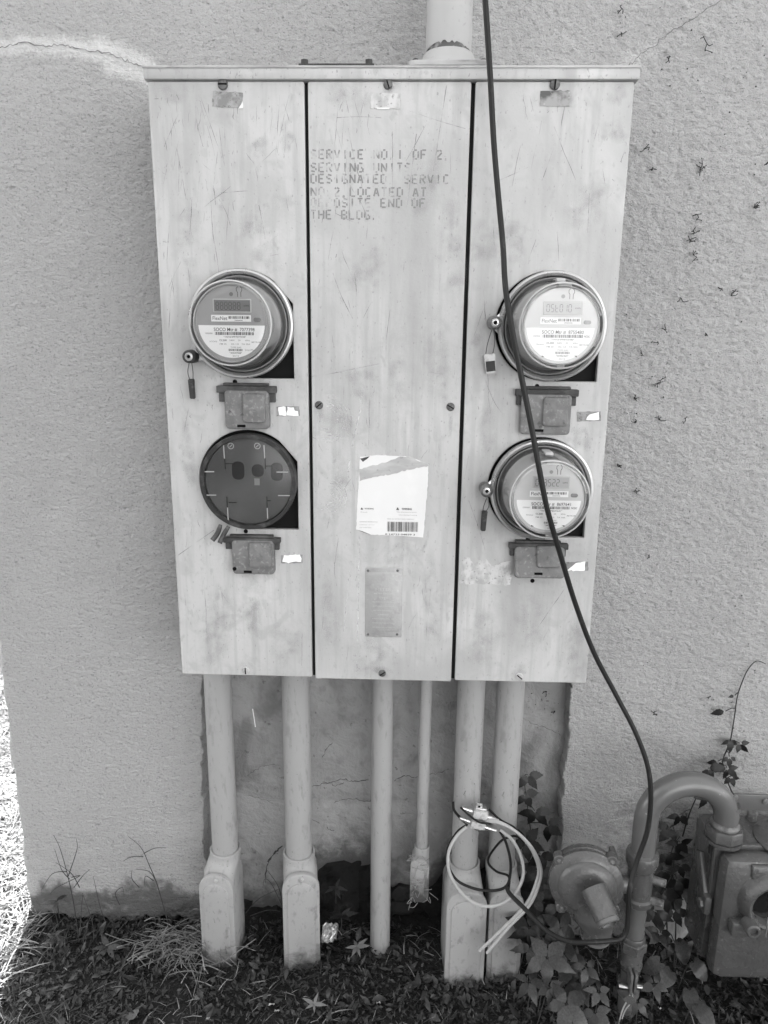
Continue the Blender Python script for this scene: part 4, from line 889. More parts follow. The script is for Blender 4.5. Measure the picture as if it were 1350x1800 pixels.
# ------------------------------------------------------------------ conduits below the cabinet
def conduit_body(T, px, yf, ztop, zbot, w, dp, ang, arch, pipe_x, pipe_r, rim=.006, zc=.2):
    """box with arched cover, standing at ground; front face centre on pixel column px"""
    cx = U(px[0], px[1], yf).x
    R4 = Matrix.Translation((cx, yf, 0)) @ Matrix.Rotation(ang, 4, 'Z')
    def arched(hw, za, zb, k=8, bot=.008):
        rr = hw*arch; out = [(-hw+bot, zb), (hw-bot, zb), (hw, zb+bot)]
        for i in range(k+1):
            a = PI/2*i/k; out.append((hw-rr+rr*math.cos(a), za-rr+rr*math.sin(a)))
        for i in range(k+1):
            a = PI/2+PI/2*i/k; out.append((-hw+rr+rr*math.cos(a), za-rr+rr*math.sin(a)))
        out.append((-hw, zb+bot)); return out
    def soil(o):
        me = o.data; at = me.attributes.new('soil', 'FLOAT', 'POINT'); w0 = LOC[o.name].z
        at.data.foreach_set('value', [min(1, .95-(v.co.z+w0-zbot)/.11) for v in me.vertices])
    bd = MB(); bd.plate(arched(w*.465, zc-.004, zbot), dp, .011, .004, R4)
    # sloping shoulder up to the collar
    p0 = R4 @ Vector((0, dp*.5, 0)); cy = yf+dp*.52
    rings = []
    n = 32
    zq = min(zc, ztop-.03)
    for (zz, f, di) in ((zq-.05, 0, 0), (zq-.012, .12, 0), (ztop-.020, .85, 0), (ztop-.012, 1, 0), (ztop-.001, 1, 0), (ztop, 1, .0015), (ztop, 1, rim-.0016), (ztop-.007, 1, rim-.0008)):
        rw = w*.47; rd = dp*.42; rp = pipe_r+rim-di
        rings.append((zz, rw*(1-f)+rp*f, rd*(1-f)+rp*f, f))
    vv = []
    for zz, a_, b_, f in rings:
        for k in range(n):
            t = 2*PI*k/n; c_ = abs(math.cos(t))**(1 if f > .7 else .6)*math.copysign(1, math.cos(t)); s_ = abs(math.sin(t))**(1 if f > .7 else .6)*math.copysign(1, math.sin(t))
            q = R4 @ Vector((a_*c_, dp*.5+b_*s_, zz)); q2 = Vector((pipe_x[0]+a_*c_, pipe_x[1]+b_*s_, zz)); vv.append(q.lerp(q2, f))
    bd.add(vv, [(j*n+k, j*n+(k+1) % n, (j+1)*n+(k+1) % n, (j+1)*n+k) for j in range(len(rings)-1) for k in range(n)]+[tuple((len(rings)-1)*n+k for k in range(n))])
    b_o = bd.build('access_body', 'conduit_body', T); soil(b_o)
    cv = MB().plate(arched(w/2, zc, zbot+.002), .0085, 0, .0024, R4).build('access_cover', 'conduit_body', T); soil(cv)
    soil(MB().plate(arched(w/2-.010, zc-.022, zbot+.014), .0005, -.0034, .0030, R4).build('raised_panel', 'conduit_body', cv))
    s = R4 @ Vector((.002, -.001, zc-.011)); nm = (R4.to_3x3() @ Vector((0, -1, 0)))
    MB().lathe(s, nm, [(0, .0046), (.002, .0044), (.003, .0028), (.0031, .0002)], 14, True, False).build('cover_screw', 'screw_pale', cv)
    return R4
def conduit(label, px_top, r, ybot, yc, lbl=None, **kw):
    a = U(px_top, 1210, yc); T = thing('conduit', label, 'conduit', (a.x, yc, 0), 'conduits below the cabinet')
    MB().lathe((a.x, yc, ybot), (0, 0, 1), [(0, r), (ZB+.01-ybot, r)], 36).build('pipe', 'conduit', T)
    return T, a.x
YC = -.068
T1, x1 = conduit('grey conduit nearest the left stucco edge, cover scratched with letters', 383, .0295, .19, YC)
R1 = conduit_body(T1, (382, 1620), -.125, .280, -.012, .080, .090, -.05, .98, (x1, YC), .0295, .006, .249)
sc1 = MB()
for (xa, za, xb, zb) in ((-.003, .062, -.006, .035), (-.006, .035, .006, .037), (.008, .062, .006, .038), (.006, .05, .018, .052), (.017, .062, .019, .040), (-.012, .030, .022, .033), (.008, .020, .010, .034), (-.010, .022, .004, .020), (-.004, .150, .0, .144), (-.003, .132, -.001, .120)):
    sc1.ribbon([R1 @ Vector((xa*1.2-.003, -.0042, za*1.05)), R1 @ Vector((xb*1.2-.003, -.0042, zb*1.05))], .0014)
sc1.build('scratched_letters', 'scratch', T1, smooth=0)
T2, x2 = conduit('grey conduit whose access body is turned outward, nearest the torn wrapper', 520, .0305, .19, YC)
conduit_body(T2, (530, 1620), -.122, .276, -.014, .084, .090, .16, .92, (x2, YC), .0305, .006, .256)
T3, x3 = conduit('plain mid-width conduit running straight into the soil, no access body', 672.5, .0238, -.03, -.052)
T4, x4 = conduit('thinnest conduit with a small peeling access body above the soil', 748.5, .0135, .24, -.05)
conduit_body(T4, (737, 1560), -.085, .288, .158, .043, .052, -.06, .95, (x4, -.05), .0135, .004, .276)
mb = MB(); rg = random.Random(8)
for k in range(26):
    p = U(rg.uniform(722, 756), rg.uniform(1503, 1590), -.088); q = p+Vector((rg.uniform(-.02, .02), rg.uniform(-.01, .012), rg.uniform(-.03, .02)))
    mb.tube(smooth_path([p, (p+q)/2+Vector((rg.gauss(0, .008), -.006, rg.gauss(0, .008))), q], 4), .0007, 5)
tag(mb.build('dead_roots', 'straw', T4), kind='stuff')
T5, x5 = conduit('grey conduit behind the coiled cables, its lower cover nearest the viewer', 828.5, .0300, .19, YC)
conduit_body(T5, (819, 1640), -.150, .264, -.034, .090, .112, .06, .80, (x5, YC), .030, .006, .246)
T6, x6 = conduit('grey conduit between the coiled cables and the creeper leaves', 897.5, .0300, .19, YC)
conduit_body(T6, (888, 1640), -.135, .264, -.026, .077, .1, .0, .80, (x6, YC), .030, .006, .236)
for par, (tx_, ty_) in ((T6, (0, 0)), (T5, (0, 0))):
    mb = MB(); rg = random.Random(tx_+len(par.name))
    for k in range(30):
        an = rg.uniform(-2.6, -.5); c = par.location; r = .0303; z = rg.uniform(.25, .72)
        pts = [Vector((c.x+r*math.cos(an+i*.05*rg.uniform(-1, 1)), YC+r*math.sin(an), z+i*.004*rg.uniform(-1, 1))) for i in range(4)]
        mb.ribbon(pts, .0012, (math.cos(an), math.sin(an), 0))
    tag(mb.build('paint_flecks', 'scratch', par, smooth=0), kind='stuff')

# ------------------------------------------------------------------ long black cable
PTS = [(850, -40, -.235), (855, 30, -.238), (862, 140, -.240), (868, 250, -.245), (876, 345, -.255), (884, 430, -.275), (889, 510, -.305), (902, 590, -.325), (919, 675, -.332), (934, 750, -.336), (947, 820, -.336), (962, 895, -.325),
       (985, 975, -.30), (1011, 1060, -.275), (1043, 1145, -.26), (1082, 1220, -.255), (1116, 1285, -.262), (1138, 1345, -.272), (1144, 1400, -.276), (1138, 1460, -.276), (1121, 1510, -.28), (1107, 1560, -.295), (1104, 1605, -.30), (1101, 1638, -.305), (1090, 1651, -.31), (1070, 1654, -.312), (1040, 1656, -.318), (1000, 1655, -.305), (960, 1635, -.27), (925, 1600, -.225), (897, 1572, -.185), (891, 1560, -.17)]
P = smooth_path([U(a, b, c) for a, b, c in PTS], 6); top = P[0]+Vector((-.03, .02, 1.1)); P = [top]+P
cb = MB(); cb.tube(P, .0047, 10); tag(cb.build('drop_cable', 'cable', None, loc=P[-1]), 'long black cable hanging down across the cabinet to the grey gas pipe', 'cable')

# grounding block with coax cables
def K(cx, cy, y): return U(680+cx/2.8137, 1160+cy/2.8137, y)
gb = K(455, 775, -.13); GB = thing('grounding_block', 'small bright metal cable splitter block tied in front of a conduit', 'cable splitter', gb)
RB = Matrix.Translation(gb) @ Matrix.Rotation(.16, 4, 'Y') @ Matrix.Scale(1.15, 4)
MB().box(-.0175, .0175, -.009, .009, -.034, .034, .002, RB @ Matrix.Scale(.62, 4)).build('block_body', 'connector', GB)
blk = MB(); blk.box(-.0135, .0135, -.0135, -.0058, .004, .0185, .0008, RB); blk.box(-.0135, .0135, -.0135, -.0058, -.0185, -.004, .0008, RB); blk.build('block_faces', 'block_face', GB)
for zz in (.0225, -.0235):
    for xx in (-.004,) if zz > 0 else (.003,):
        MB().plate(rounded_rect(xx-.006, xx+.006, zz-.0055, zz+.0055, .002, 3), .002, -.002, .0005, RB).build('mounting_lug', 'connector', GB)
        c = RB @ Vector((xx, -.0024, zz)); MB().lathe(c, RB.to_3x3() @ Vector((0, -1, 0)), [(0, .0028), (.0003, .0026)], 12).build('lug_hole', 'black', GB)
for s, zz in ((-1, .0105), (-1, -.0115), (1, .0055), (1, -.0165)):
    a = RB @ Vector((s*.0125, -.004, zz)); dr = RB.to_3x3() @ Vector((s, -.1, -.12 if s > 0 else .25)); 
    MB().lathe(a, dr, [(0, .0045), (.005, .0045), (.005, .0056), (.013, .0056), (.013, .0042), (.021, .0042), (.021, .0034), (.028, .0034)], 12).build('connector', 'connector', GB)
MB().tube(smooth_path([RB @ Vector((-.040, -.010, .020)), RB @ Vector((-.018, -.0165, .008)), RB @ Vector((0, -.0175, .0005)), RB @ Vector((.02, -.015, .0)), RB @ Vector((.030, -.012, .002))], 5), .0022, 8).build('tie_wire', 'coax_black', GB)
wc = MB(); r = .0036
wc.tube(smooth_path([K(395, 826, -.135), K(345, 872, -.145), K(306, 950, -.155), K(308, 1045, -.165), K(352, 1130, -.172), K(420, 1196, -.176), K(500, 1219, -.176), K(580, 1200, -.174), K(645, 1140, -.168), K(675, 1060, -.16), K(664, 975, -.15), K(620, 890, -.142), K(560, 842, -.135)], 6), r, 10)
tag(wc.build('coax_cable', 'coax_white', None, loc=K(395, 826, -.135)), 'pale coax cable in a single closed loop below the splitter block', 'cable', 'coax cables at the splitter')
for k, (off, nm) in enumerate(((0, 'outer'), (1, 'inner'))):
    q = [K(490, 800, -.142), K(560, 808, -.150), K(640, 850, -.158), K(718, 930, -.165), K(762, 1030, -.170), K(752, 1110, -.176), K(704, 1215, -.185), K(600, 1325, -.192), K(482-24*k+12, 1450, -.198)]
    if k: q = [p+Vector((-.0052, .003, .0022)) for p in q]
    sm_ = smooth_path(q, 6); w = MB(); w.tube(sm_, .0033, 10); o = w.build('coax_cable', 'coax_white', None, loc=q[0])
    tag(o, 'pale coax ending in a cut tip, '+('outer' if k == 0 else 'inner')+' strand of the joined pair', 'cable', 'coax cables at the splitter')
bk = MB(); bk.tube(smooth_path([K(328, 700, -.098), K(334, 745, -.108), K(372, 790, -.118), K(395, 815, -.125), K(350, 850, -.138), K(303, 930, -.148), K(305, 1020, -.158), K(350, 1092, -.164), K(430, 1130, -.168), K(510, 1142, -.168), K(575, 1130, -.168), K(605, 1090, -.165), K(612, 1000, -.155), K(590, 905, -.145), K(560, 848, -.136)], 6), .0030, 8)
tag(bk.build('coax_cable', 'coax_black', None, loc=K(328, 700, -.098)), 'thin black coax looped inside the pale loop', 'cable', 'coax cables at the splitter')
bk = MB(); bk.tube(smooth_path([K(505, 738, -.112), K(560, 790, -.125), K(630, 830, -.13), K(655, 872, -.128), K(620, 872, -.12), K(560, 900, -.118), K(500, 990, -.105), K(540, 1045, -.118), K(600, 1068, -.140), K(604, 1120, -.165), K(596, 1150, -.172)], 6), .0026, 8)
tag(bk.build('coax_cable', 'coax_black', None, loc=K(505, 738, -.112)), 'thin black coax curling around the conduit nearest the creeper', 'cable', 'coax cables at the splitter')

# ------------------------------------------------------------------ gas piping
GY = -.205; GX = .543; MXG = .7075
GP = thing('gas_pipe', 'dark grey painted gas riser with a wide U bend into the gas meter', 'gas pipe', (GX, GY, 0))
zb = .427+.055; R_ = (MXG-GX)/2; pts = [Vector((GX, GY, .405)), Vector((GX, GY, zb))]
for k in range(1, 25):
    a = PI-PI*k/24; pts.append(Vector((GX+R_+R_*math.cos(a), GY+.008*k/24, zb+R_*math.sin(a)*1.02)))
pts += [Vector((MXG, GY+.010, .52)), Vector((MXG, GY+.010, .475))]
pts = [pts[0]]+smooth_path(pts[1:-1], 2)+[pts[-1]]
MB().tube(pts, .0245, 28).build('bend', 'gas_pipe', GP)
MB().lathe((GX, GY, .372), (0, 0, 1), [(0, .0270), (.004, .0300), (.012, .0300), (.014, .0330), (.030, .0335), (.036, .031), (.038, .0262), (.039, .0248)], 32).build('upper_flange', 'gas', GP)
MB().lathe((GX, GY, .285), (0, 0, 1), [(0, .0255), (.004, .0300), (.016, .0300), (.020, .0262), (.080, .0262), (.0868, .0268)], 32).build('valve_body', 'gas', GP)
for zz in (.350, .300): MB().cyl((GX+.020, GY-.010, zz), (GX+.046, GY-.022, zz), .0085, .0080, 14, .001).build('valve_plug', 'gas_worn', GP)
va = MB(); put_text(va, 'VALVE', GX+.002, .330, GY-.0270, .006, .032, 'c', .01, -PI/2); va.build('cast_lettering', 'gas_worn', GP, smooth=0)
MB().lathe((GX, GY, .205), (0, 0, 1), [(0, .0208), (.0798, .0208)], 28).build('riser_nipple', 'gas_pipe', GP)
MB().lathe((GX, GY, .168), (0, 0, 1), [(0, .0260), (.003, .0285), (.022, .0285), (.0240, .0262)], 6).build('union_nut', 'gas', GP)
MB().lathe((GX, GY, .1925), (0, 0, 1), [(0, .0240), (.010, .0240), (.012, .0228)], 28).build('union_collar', 'gas', GP)
MB().lathe((GX, GY, .118), (0, 0, 1), [(0, .0215), (.006, .0235), (.020, .0235), (.024, .0222), (.038, .0230), (.046, .0232), (.0495, .0225)], 28).build('lower_coupling', 'gas', GP)
MB().lathe((GX, GY, -.05), (0, 0, 1), [(0, .0200), (.1675, .0200)], 28).build('lower_riser', 'gas_pipe', GP)
# union nut on the meter, threads and collar
MB().lathe((MXG, GY+.010, .4335), (0, 0, 1), [(0, .0360), (.004, .0375), (.008, .0370)], 28).build('swivel_collar', 'gas', GP)
MB().lathe((MXG, GY+.010, .4420), (0, 0, 1), [(0, .0345), (.003, .0375), (.022, .0375), (.0260, .0350)], 8).build('swivel_nut', 'gas', GP)
MB().lathe((MXG, GY+.010, .4685), (0, 0, 1), [(0, .0285), (.004, .0290), (.008, .0262), (.012, .0250)], 28).build('chipped_thread', 'gas_worn', GP)
# regulator
RG = thing('gas_regulator', 'round dark grey gas regulator with a stubby vent arm, beside the riser', 'gas regulator', (.425, -.235, .36))
rc = Vector((.422, -.235, .358)); ax = Vector((-.12, -1, .10)).normalized(); a_, u_, v_ = basis(ax)
MB().lathe(rc-ax*.030, ax, [(0, .055), (.010, .070), (.024, .0735), (.030, .0735), (.031, .0715), (.036, .0735), (.044, .0735), (.047, .069), (.053, .063), (.0545, .058), (.059, .056), (.065, .048), (.068, .034), (.069, .0002)], 48, True, False).build('diaphragm_case', 'gas', RG)
for k in range(4):
    t = PI/4+k*PI/2+.1; p = rc+(u_*math.cos(t)+v_*math.sin(t))*.0735
    lug = MB(); lug.lathe(p-ax*.004, ax, [(0, .0115), (.018, .0115), (.020, .0100)], 16); lug.build('bolt_lug', 'gas', RG)
    MB().lathe(p+ax*.0162, ax, [(0, .0052), (.0015, .0050), (.0024, .0036), (.0025, .0002)], 12, True, False).build('lug_bolt', 'gas_worn', RG)
dn = Vector((.14, -.28, -.95)).normalized()
ve = U(1067, 1616, -.330); vs0 = U(1043, 1562, -.285)
MB().tube([vs0, vs0.lerp(ve, .33), vs0.lerp(ve, .66), ve], .0235, 24, lambda t: 1.10-.12*t).build('vent_arm', 'gas', RG)
dn = (ve-vs0).normalized(); MB().lathe(ve-dn*.002, dn, [(0, .0205), (.003, .0228), (.010, .0224), (.012, .0205), (.012, .0150), (.008, .0140), (.008, .0002)], 28, True, False).build('vent_mouth', 'gas_pipe', RG)
nk = U(1047, 1642, -.250)
MB().tube([rc+Vector((0, -.005, -.02)), (rc+Vector((0, -.008, -.02))).lerp(nk, .5), nk+Vector((0, 0, .028)), nk], .0315, 24, lambda t: 1.3-.3*t).build('spring_neck', 'gas', RG)
MB().lathe(nk, (0, 0, -1), [(0, .0300), (.004, .0305), (.008, .0295), (.012, .0260), (.0145, .016), (.015, .0002)], 28, True, False).build('spring_cap', 'dull_cap', RG)
MB().tube([rc+Vector((.05, .022, .0)), Vector((.478, -.212, .335)), Vector((.520, -.207, .330))], .019, 18).build('outlet_arm', 'gas', RG)
MB().box(.478, .490, -.232, -.185, .285, .405, .003).build('side_flange', 'gas', RG)
cl = MB(); 
for k, w in enumerate((.010, .008, .012, .009, .007)): cl.quadxz(rc.x+.036, rc.x+.036+w, rc.z+.012-k*.010, rc.z+.0145-k*.010, rc.y-.052)
p = rc+ax*.0405+u_*0; cl = MB(); 
for k in range(9): 
    q = rc+Vector((.045, 0, .02-k*.008)); q.y = rc.y-.0305-.0; cl.add([q, q+Vector((.006+.003*(k % 3), -.0, .001)), q+Vector((.005, -.0, .004)), q+Vector((0, 0, .0035))], [(0, 1, 2, 3)])
# pipe clamp with bonding wire
PC = thing('pipe_clamp', 'shiny bolted clamp gripping the gas riser near the ground', 'pipe clamp', (GX, GY, .085))
for s, x0_, x1_ in ((-1, -.034, -.012), (1, .004, .050)): MB().cyl((GX+x0_, GY-.030, .1), (GX+x1_, GY-.030, .097), .0068, None, 16, .0008).build('clamp_bolt', 'brass', PC)
for xx in (-.010, -.001): MB().box(GX+xx-.0028, GX+xx+.0028, GY-.043, GY-.018, .090, .140, .001, None).build('clamp_jaw', 'gas_worn', PC)
MB().lathe((GX, GY, .052), (0, 0, 1), [(0, .0222), (.002, .0236), (.030, .0236), (.032, .0222)], 28).build('clamp_band', 'gas_worn', PC)
MB().tube(smooth_path([Vector((GX-.004, GY-.026, .088)), Vector((GX-.008, GY-.030, .070)), Vector((GX-.018, GY-.032, .045)), Vector((GX-.025, GY-.036, .015)), Vector((GX-.028, GY-.040, -.02))], 5), .0016, 6).build('bonding_wire', 'coax_white', PC)
MB().tube(smooth_path([Vector((GX+.001, GY-.026, .088)), Vector((GX-.003, GY-.031, .060)), Vector((GX-.014, GY-.033, .040)), Vector((GX-.020, GY-.036, .020))], 5), .0013, 6).build('bonding_wire', 'coax_white', PC)
# gas meter
X0, X1, YF, YB, Z0, Z1 = .690, .985, -.250, -.098, .135, .430
GM = thing('gas_meter', 'heavy dark grey cast gas meter hanging from the U bend above the soil', 'gas meter', ((X0+X1)/2, (YF+YB)/2, Z0))
MB().box(X0, X1, YF+.050, YB, Z0+.004, Z1, .010).build('rear_case', 'gas', GM)
MB().box(X0+.004, X1-.004, YF, YF+.0495, Z0, Z1-.004, .022).build('front_case', 'gas', GM)
MB().box(X0-.002, X1+.002, YF+.043, YF+.053, Z0+.09, Z1+.001, .002).build('case_seam', 'gas', GM)
# diagonal clamp strap on the side and over the front
sp = smooth_path([Vector((X0-.004, YB-.02, .355)), Vector((X0-.005, YF+.085, .330)), Vector((X0-.006, YF+.045, .290)), Vector((X0-.004, YF+.012, .255)), Vector((X0+.010, YF-.004, .232)), Vector((X0+.045, YF-.005, .222)), Vector((X0+.085, YF-.005, .222))], 5)
arm = Matrix.Translation((X0-.006, YF+.072, .325)) @ Matrix.Rotation(-.55, 4, 'X')
MB().box(-.006, .006, -.016, .016, -.055, .055, .004, arm).build('strap_arm', 'gas', GM)
MB().box(X0-.014, X0+.002, YF+.030, YF+.075, .268, .312, .006).build('strap_lug', 'gas', GM)
MB().cyl((X0-.020, YF+.045, .288), (X0-.012, YF+.045, .288), .010, None, 6, .001).build('strap_bolt', 'gas_worn', GM)
# index housing: hooded ring with a dark window
hc = U(1364, 1600, YF-.03); 
MB().lathe((hc.x, YF+.01, hc.z), (0, -1, 0), [(0, .066), (.020, .060), (.034, .055), (.038, .050), (.036, .044), (.026, .041), (.016, .040)], 36, True, False).build('index_hood', 'gas', GM)
MB().lathe((hc.x, YF-.0065, hc.z), (0, -1, 0), [(0, .041), (.001, .041)], 32).build('index_window', 'index', GM)
MB().lathe((hc.x-.046, YF-.020, hc.z-.038), (0, -1, 0), [(0, .015), (.026, .0145), (.029, .012), (.029, .0085), (.022, .008), (.022, .0002)], 20, True, False).build('index_boss', 'gas', GM)
MB().box(hc.x-.075, hc.x+.07, YF-.020, YF+.004, hc.z-.078, hc.z-.045, .006).build('index_base', 'gas', GM)
MB().box(hc.x-.022, hc.x-.0195, YF-.046, YF-.043, hc.z-.050, hc.z-.005, .0005).build('window_frame', 'ring', GM)
MB().box(X0+.055, X0+.125, YF-.006, YF+.004, Z1-.040, Z1-.012, .003).build('badge_plate', 'gas_worn', GM)  # paler plate added to stand for the highlight on the upper front edge
# top: round plate with knob, and the bracket bar behind
tp = G(1385, 1475, Z1+.003); MB().lathe((tp.x, tp.y, Z1-.0005), (0, 0, 1), [(0, .066), (.003, .066), (.0045, .0635)], 40).build('top_plate', 'gas', GM)
kb = G(1322, 1432, Z1+.012); MB().lathe((kb.x, kb.y, Z1+.0005), (0, 0, 1), [(0, .0105), (.018, .0100), (.020, .0080)], 18).build('top_plug', 'gas_worn', GM)
BR = thing('meter_bracket', 'flat dark grey bracket bar bolted behind the U bend above the gas meter', 'pipe bracket', (.85, YB-.03, .49))
a = U(1288, 1393, -.185); b = U(1352, 1422, -.185)
MB().box(a.x, a.x+.20, -.192, -.186, b.z, a.z, .001).build('bracket_bar', 'gas_pipe', BR)
for px, py in ((1292, 1401), (1345, 1408)):
    p = U(px, py, -.193); MB().lathe((p.x, -.1922, p.z), (0, -1, 0), [(0, .0062), (.004, .0060), (.005, .004), (.0052, .0002)], 8, True, False).build('bracket_bolt', 'gas_worn', BR)
dr = MB(); rg = random.Random(6)
for k in range(7):
    y = GY+.012+rg.uniform(-.022, .022); z = Z1-.004; L_ = rg.uniform(.03, .10); dr.ribbon([Vector((X0-.0006, y, z)), Vector((X0-.0006, y+.001, z-L_*.5)), Vector((X0-.0006, y, z-L_))], lambda t: .006*(1-t*.7), (-1, 0, 0))
dr.build('tar_drips', 'stain', GM, smooth=0)

# ------------------------------------------------------------------ plants
def leaflet_mesh(L_, W, serr, fold, seed, heart=False):
    rg = random.Random(seed); n = 10; vs = []; fs = []; ph = rg.uniform(0, 6)
    for i in range(n+1):
        t = i/n
        if heart: hw = W/2*(math.sin(PI*min(1, t*.93+.07))**.55)*(1.05-.45*t)
        else: hw = W/2*1.08*math.sin(PI*t**.72)**1.15 if 0 < t < 1 else 0
        e1, e2 = (1+serr*(1 if i % 2 else -.6)*rg.uniform(.5, 1.3) if 0 < i < n else 1 for _ in (0, 1))
        y = L_*t; z = -fold*L_*t*t*.55; back = (.16*L_*(1-t*4) if heart and t < .25 else 0)
        rp = .035*L_*math.sin(i*2.1+ph)
        for f, e in ((-1, e1), (-.52, 1), (0, 1), (.52, 1), (1, e2)):
            vs.append((hw*f*e, y-back*abs(f)-(.03*L_ if f else 0), z+hw*(.42*abs(f)-.34*f*f)+rp*abs(f)*(.6 if abs(f) < 1 else .3)))
    for i in range(n):
        for k in range(4): a = 5*i+k; fs.append((a, a+1, a+6, a+5))
    me = bpy.data.meshes.new('leaflet'); me.from_pydata(vs, [], fs); me.update()
    me.polygons.foreach_set('use_smooth', [True]*len(me.polygons)); return me
LM = {}
for k, mk in enumerate(('leaf', 'leaf_dark', 'leaf_pale')):
    LM[mk] = [leaflet_mesh(1, w, .10, f, k*10+j) for j, (w, f) in enumerate(((.52, .5), (.46, .9), (.56, .3), (.48, 1.1)))]
    LM[mk+'_h'] = [leaflet_mesh(1, w, .05, f, k*20+j, True) for j, (w, f) in enumerate(((1.02, .35), (.95, .6)))]
    LM[mk+'_n'] = [leaflet_mesh(1, w, .04, f, k*30+j) for j, (w, f) in enumerate(((.26, .5), (.30, .8)))]
    for s in ('', '_h', '_n'):
        for me in LM[mk+s]: me.materials.append(M[mk])
def put_leaf(parent, pos, dirv, nrm, size, mk, name='leaf'):
    d = Vector(dirv).normalized(); n = Vector(nrm); n = (n-d*n.dot(d)).normalized(); x = d.cross(n)
    m = Matrix((x, d, n)).transposed().to_4x4(); m = m @ Matrix.Scale(size, 4); m.translation = Vector(pos)-LOC[parent.name]
    o = bpy.data.objects.new(name, random.choice(LM[mk])); COL.objects.link(o); o.parent = parent; o.matrix_local = m; return o
def creeper(label, specs, stem, mk='leaf', grp=None, name='creeper_plant', cat='plant'):
    """specs: (px, py, y, leaflet size, number of leaflets, facing tilt, angle0)"""
    base = U(*specs[0][:3]) if not stem else U(*stem[0])
    T = thing(name, label, cat, (base.x, base.y, max(0, min(base.z, .02)) if not stem else base.z), grp)
    if stem:
        P = smooth_path([U(*s) for s in stem], 5); MB().tube(P, .0016, 6, lambda t: 1.15-.6*t).build('stem', 'stem_dark', T)
    for (px, py, y, sz, n, up, a0) in specs:
        c = U(px, py, y); nrm = Vector((random.uniform(-.25, .25), -.85+.5*up, .35+up)).normalized()
        t = Vector((0, 0, 1)).cross(nrm).normalized() if abs(nrm.z) < .98 else Vector((1, 0, 0)); w = nrm.cross(t)
        if stem:
            q = min(P, key=lambda v: (v-c).length)
            if (q-c).length > .004: MB().tube([q, (q+c)/2+Vector((0, -.004, .006)), c], .0011, 5).build('stalk', 'stem', T)
        else:
            g_ = Vector((c.x+random.uniform(-.015, .015), c.y+.03, 0)); MB().tube(smooth_path([g_, (g_+c)/2+Vector((.006, .012, .01)), c], 4), .0012, 5).build('stalk', 'stem', T)
        for k in range(n):
            a = a0+(k-(n-1)/2)*(1.02 if n < 5 else 1.16)+random.uniform(-.16, .16)
            d = t*math.sin(a)-w*math.cos(a)*1.0; s = sz*(1-.16*abs(k-(n-1)/2)/max(1, n/2))*random.uniform(.85, 1.12)
            put_leaf(T, c+d*.004, d+nrm*random.uniform(-.12, .22), nrm+Vector((random.uniform(-.3, .3), 0, random.uniform(-.3, .3))), s, mk)
    return T
CG = 'creepers round the gas pipes'
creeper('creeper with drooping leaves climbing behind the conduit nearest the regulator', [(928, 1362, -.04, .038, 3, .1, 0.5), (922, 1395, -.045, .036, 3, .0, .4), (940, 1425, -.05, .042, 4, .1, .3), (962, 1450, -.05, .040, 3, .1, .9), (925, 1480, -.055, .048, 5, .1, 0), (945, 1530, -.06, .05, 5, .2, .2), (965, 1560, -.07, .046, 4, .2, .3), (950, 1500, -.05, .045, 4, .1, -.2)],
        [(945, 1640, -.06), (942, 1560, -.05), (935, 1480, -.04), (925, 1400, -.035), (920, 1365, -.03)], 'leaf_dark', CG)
creeper('five-fingered creeper leaf spread low in front of the conduit foot', [(962, 1683, -.26, .054, 5, .55, .1), (932, 1662, -.20, .042, 4, .4, .2)], None, 'leaf', CG)
creeper('five-fingered creeper leaf at the very front by the riser foot', [(996, 1765, -.33, .056, 5, .7, 0), (1052, 1742, -.31, .028, 5, .7, .3), (1046, 1778, -.33, .036, 4, .6, .5)], None, 'leaf', CG)
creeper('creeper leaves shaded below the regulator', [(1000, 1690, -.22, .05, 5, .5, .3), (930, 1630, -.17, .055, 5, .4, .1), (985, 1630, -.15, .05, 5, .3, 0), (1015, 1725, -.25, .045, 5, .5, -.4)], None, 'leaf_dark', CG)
creeper('creeper leaves hanging between the riser and the gas meter', [(1163, 1570, -.12, .05, 3, .2, .1), (1152, 1600, -.10, .05, 4, .1, -.3), (1185, 1600, -.10, .036, 5, .2, .4), (1190, 1545, -.06, .045, 3, .1, 0), (1175, 1500, -.04, .04, 3, .0, .3)], [(1185, 1700, -.10), (1188, 1620, -.09), (1185, 1560, -.05), (1180, 1500, -.03), (1195, 1470, -.02)], 'leaf_dark', CG)
creeper('creeper leaves peeping through the arch of the U bend', [(1225, 1372, -.05, .036, 3, .0, .2), (1245, 1350, -.05, .036, 3, .0, .6), (1242, 1395, -.05, .032, 3, .0, -.4), (1195, 1432, -.05, .032, 4, .1, 0)], [(1200, 1470, -.02), (1212, 1430, -.02), (1230, 1390, -.02), (1250, 1355, -.02)], 'leaf_dark', CG)
creeper('slender creeper climbing the stucco wall above the U bend', [(1275, 1250, -.02, .024, 1, .0, -1.3), (1292, 1222, -.02, .014, 1, 0, -1.3), (1283, 1300, -.02, .026, 3, 0, 0), (1300, 1306, -.02, .026, 3, 0, .7), (1282, 1330, -.03, .022, 3, .0, 0), (1262, 1338, -.03, .026, 3, 0, -.4), (1278, 1350, -.03, .028, 4, 0, .3), (1285, 1365, -.03, .022, 3, 0, .3)],
        [(1290, 1400, -.03), (1270, 1345, -.018), (1283, 1305, -.012), (1291, 1260, -.010), (1296, 1225, -.010), (1306, 1195, -.009), (1316, 1175, -.008), (1330, 1162, -.008), (1346, 1167, -.008)], 'leaf_dark', CG)
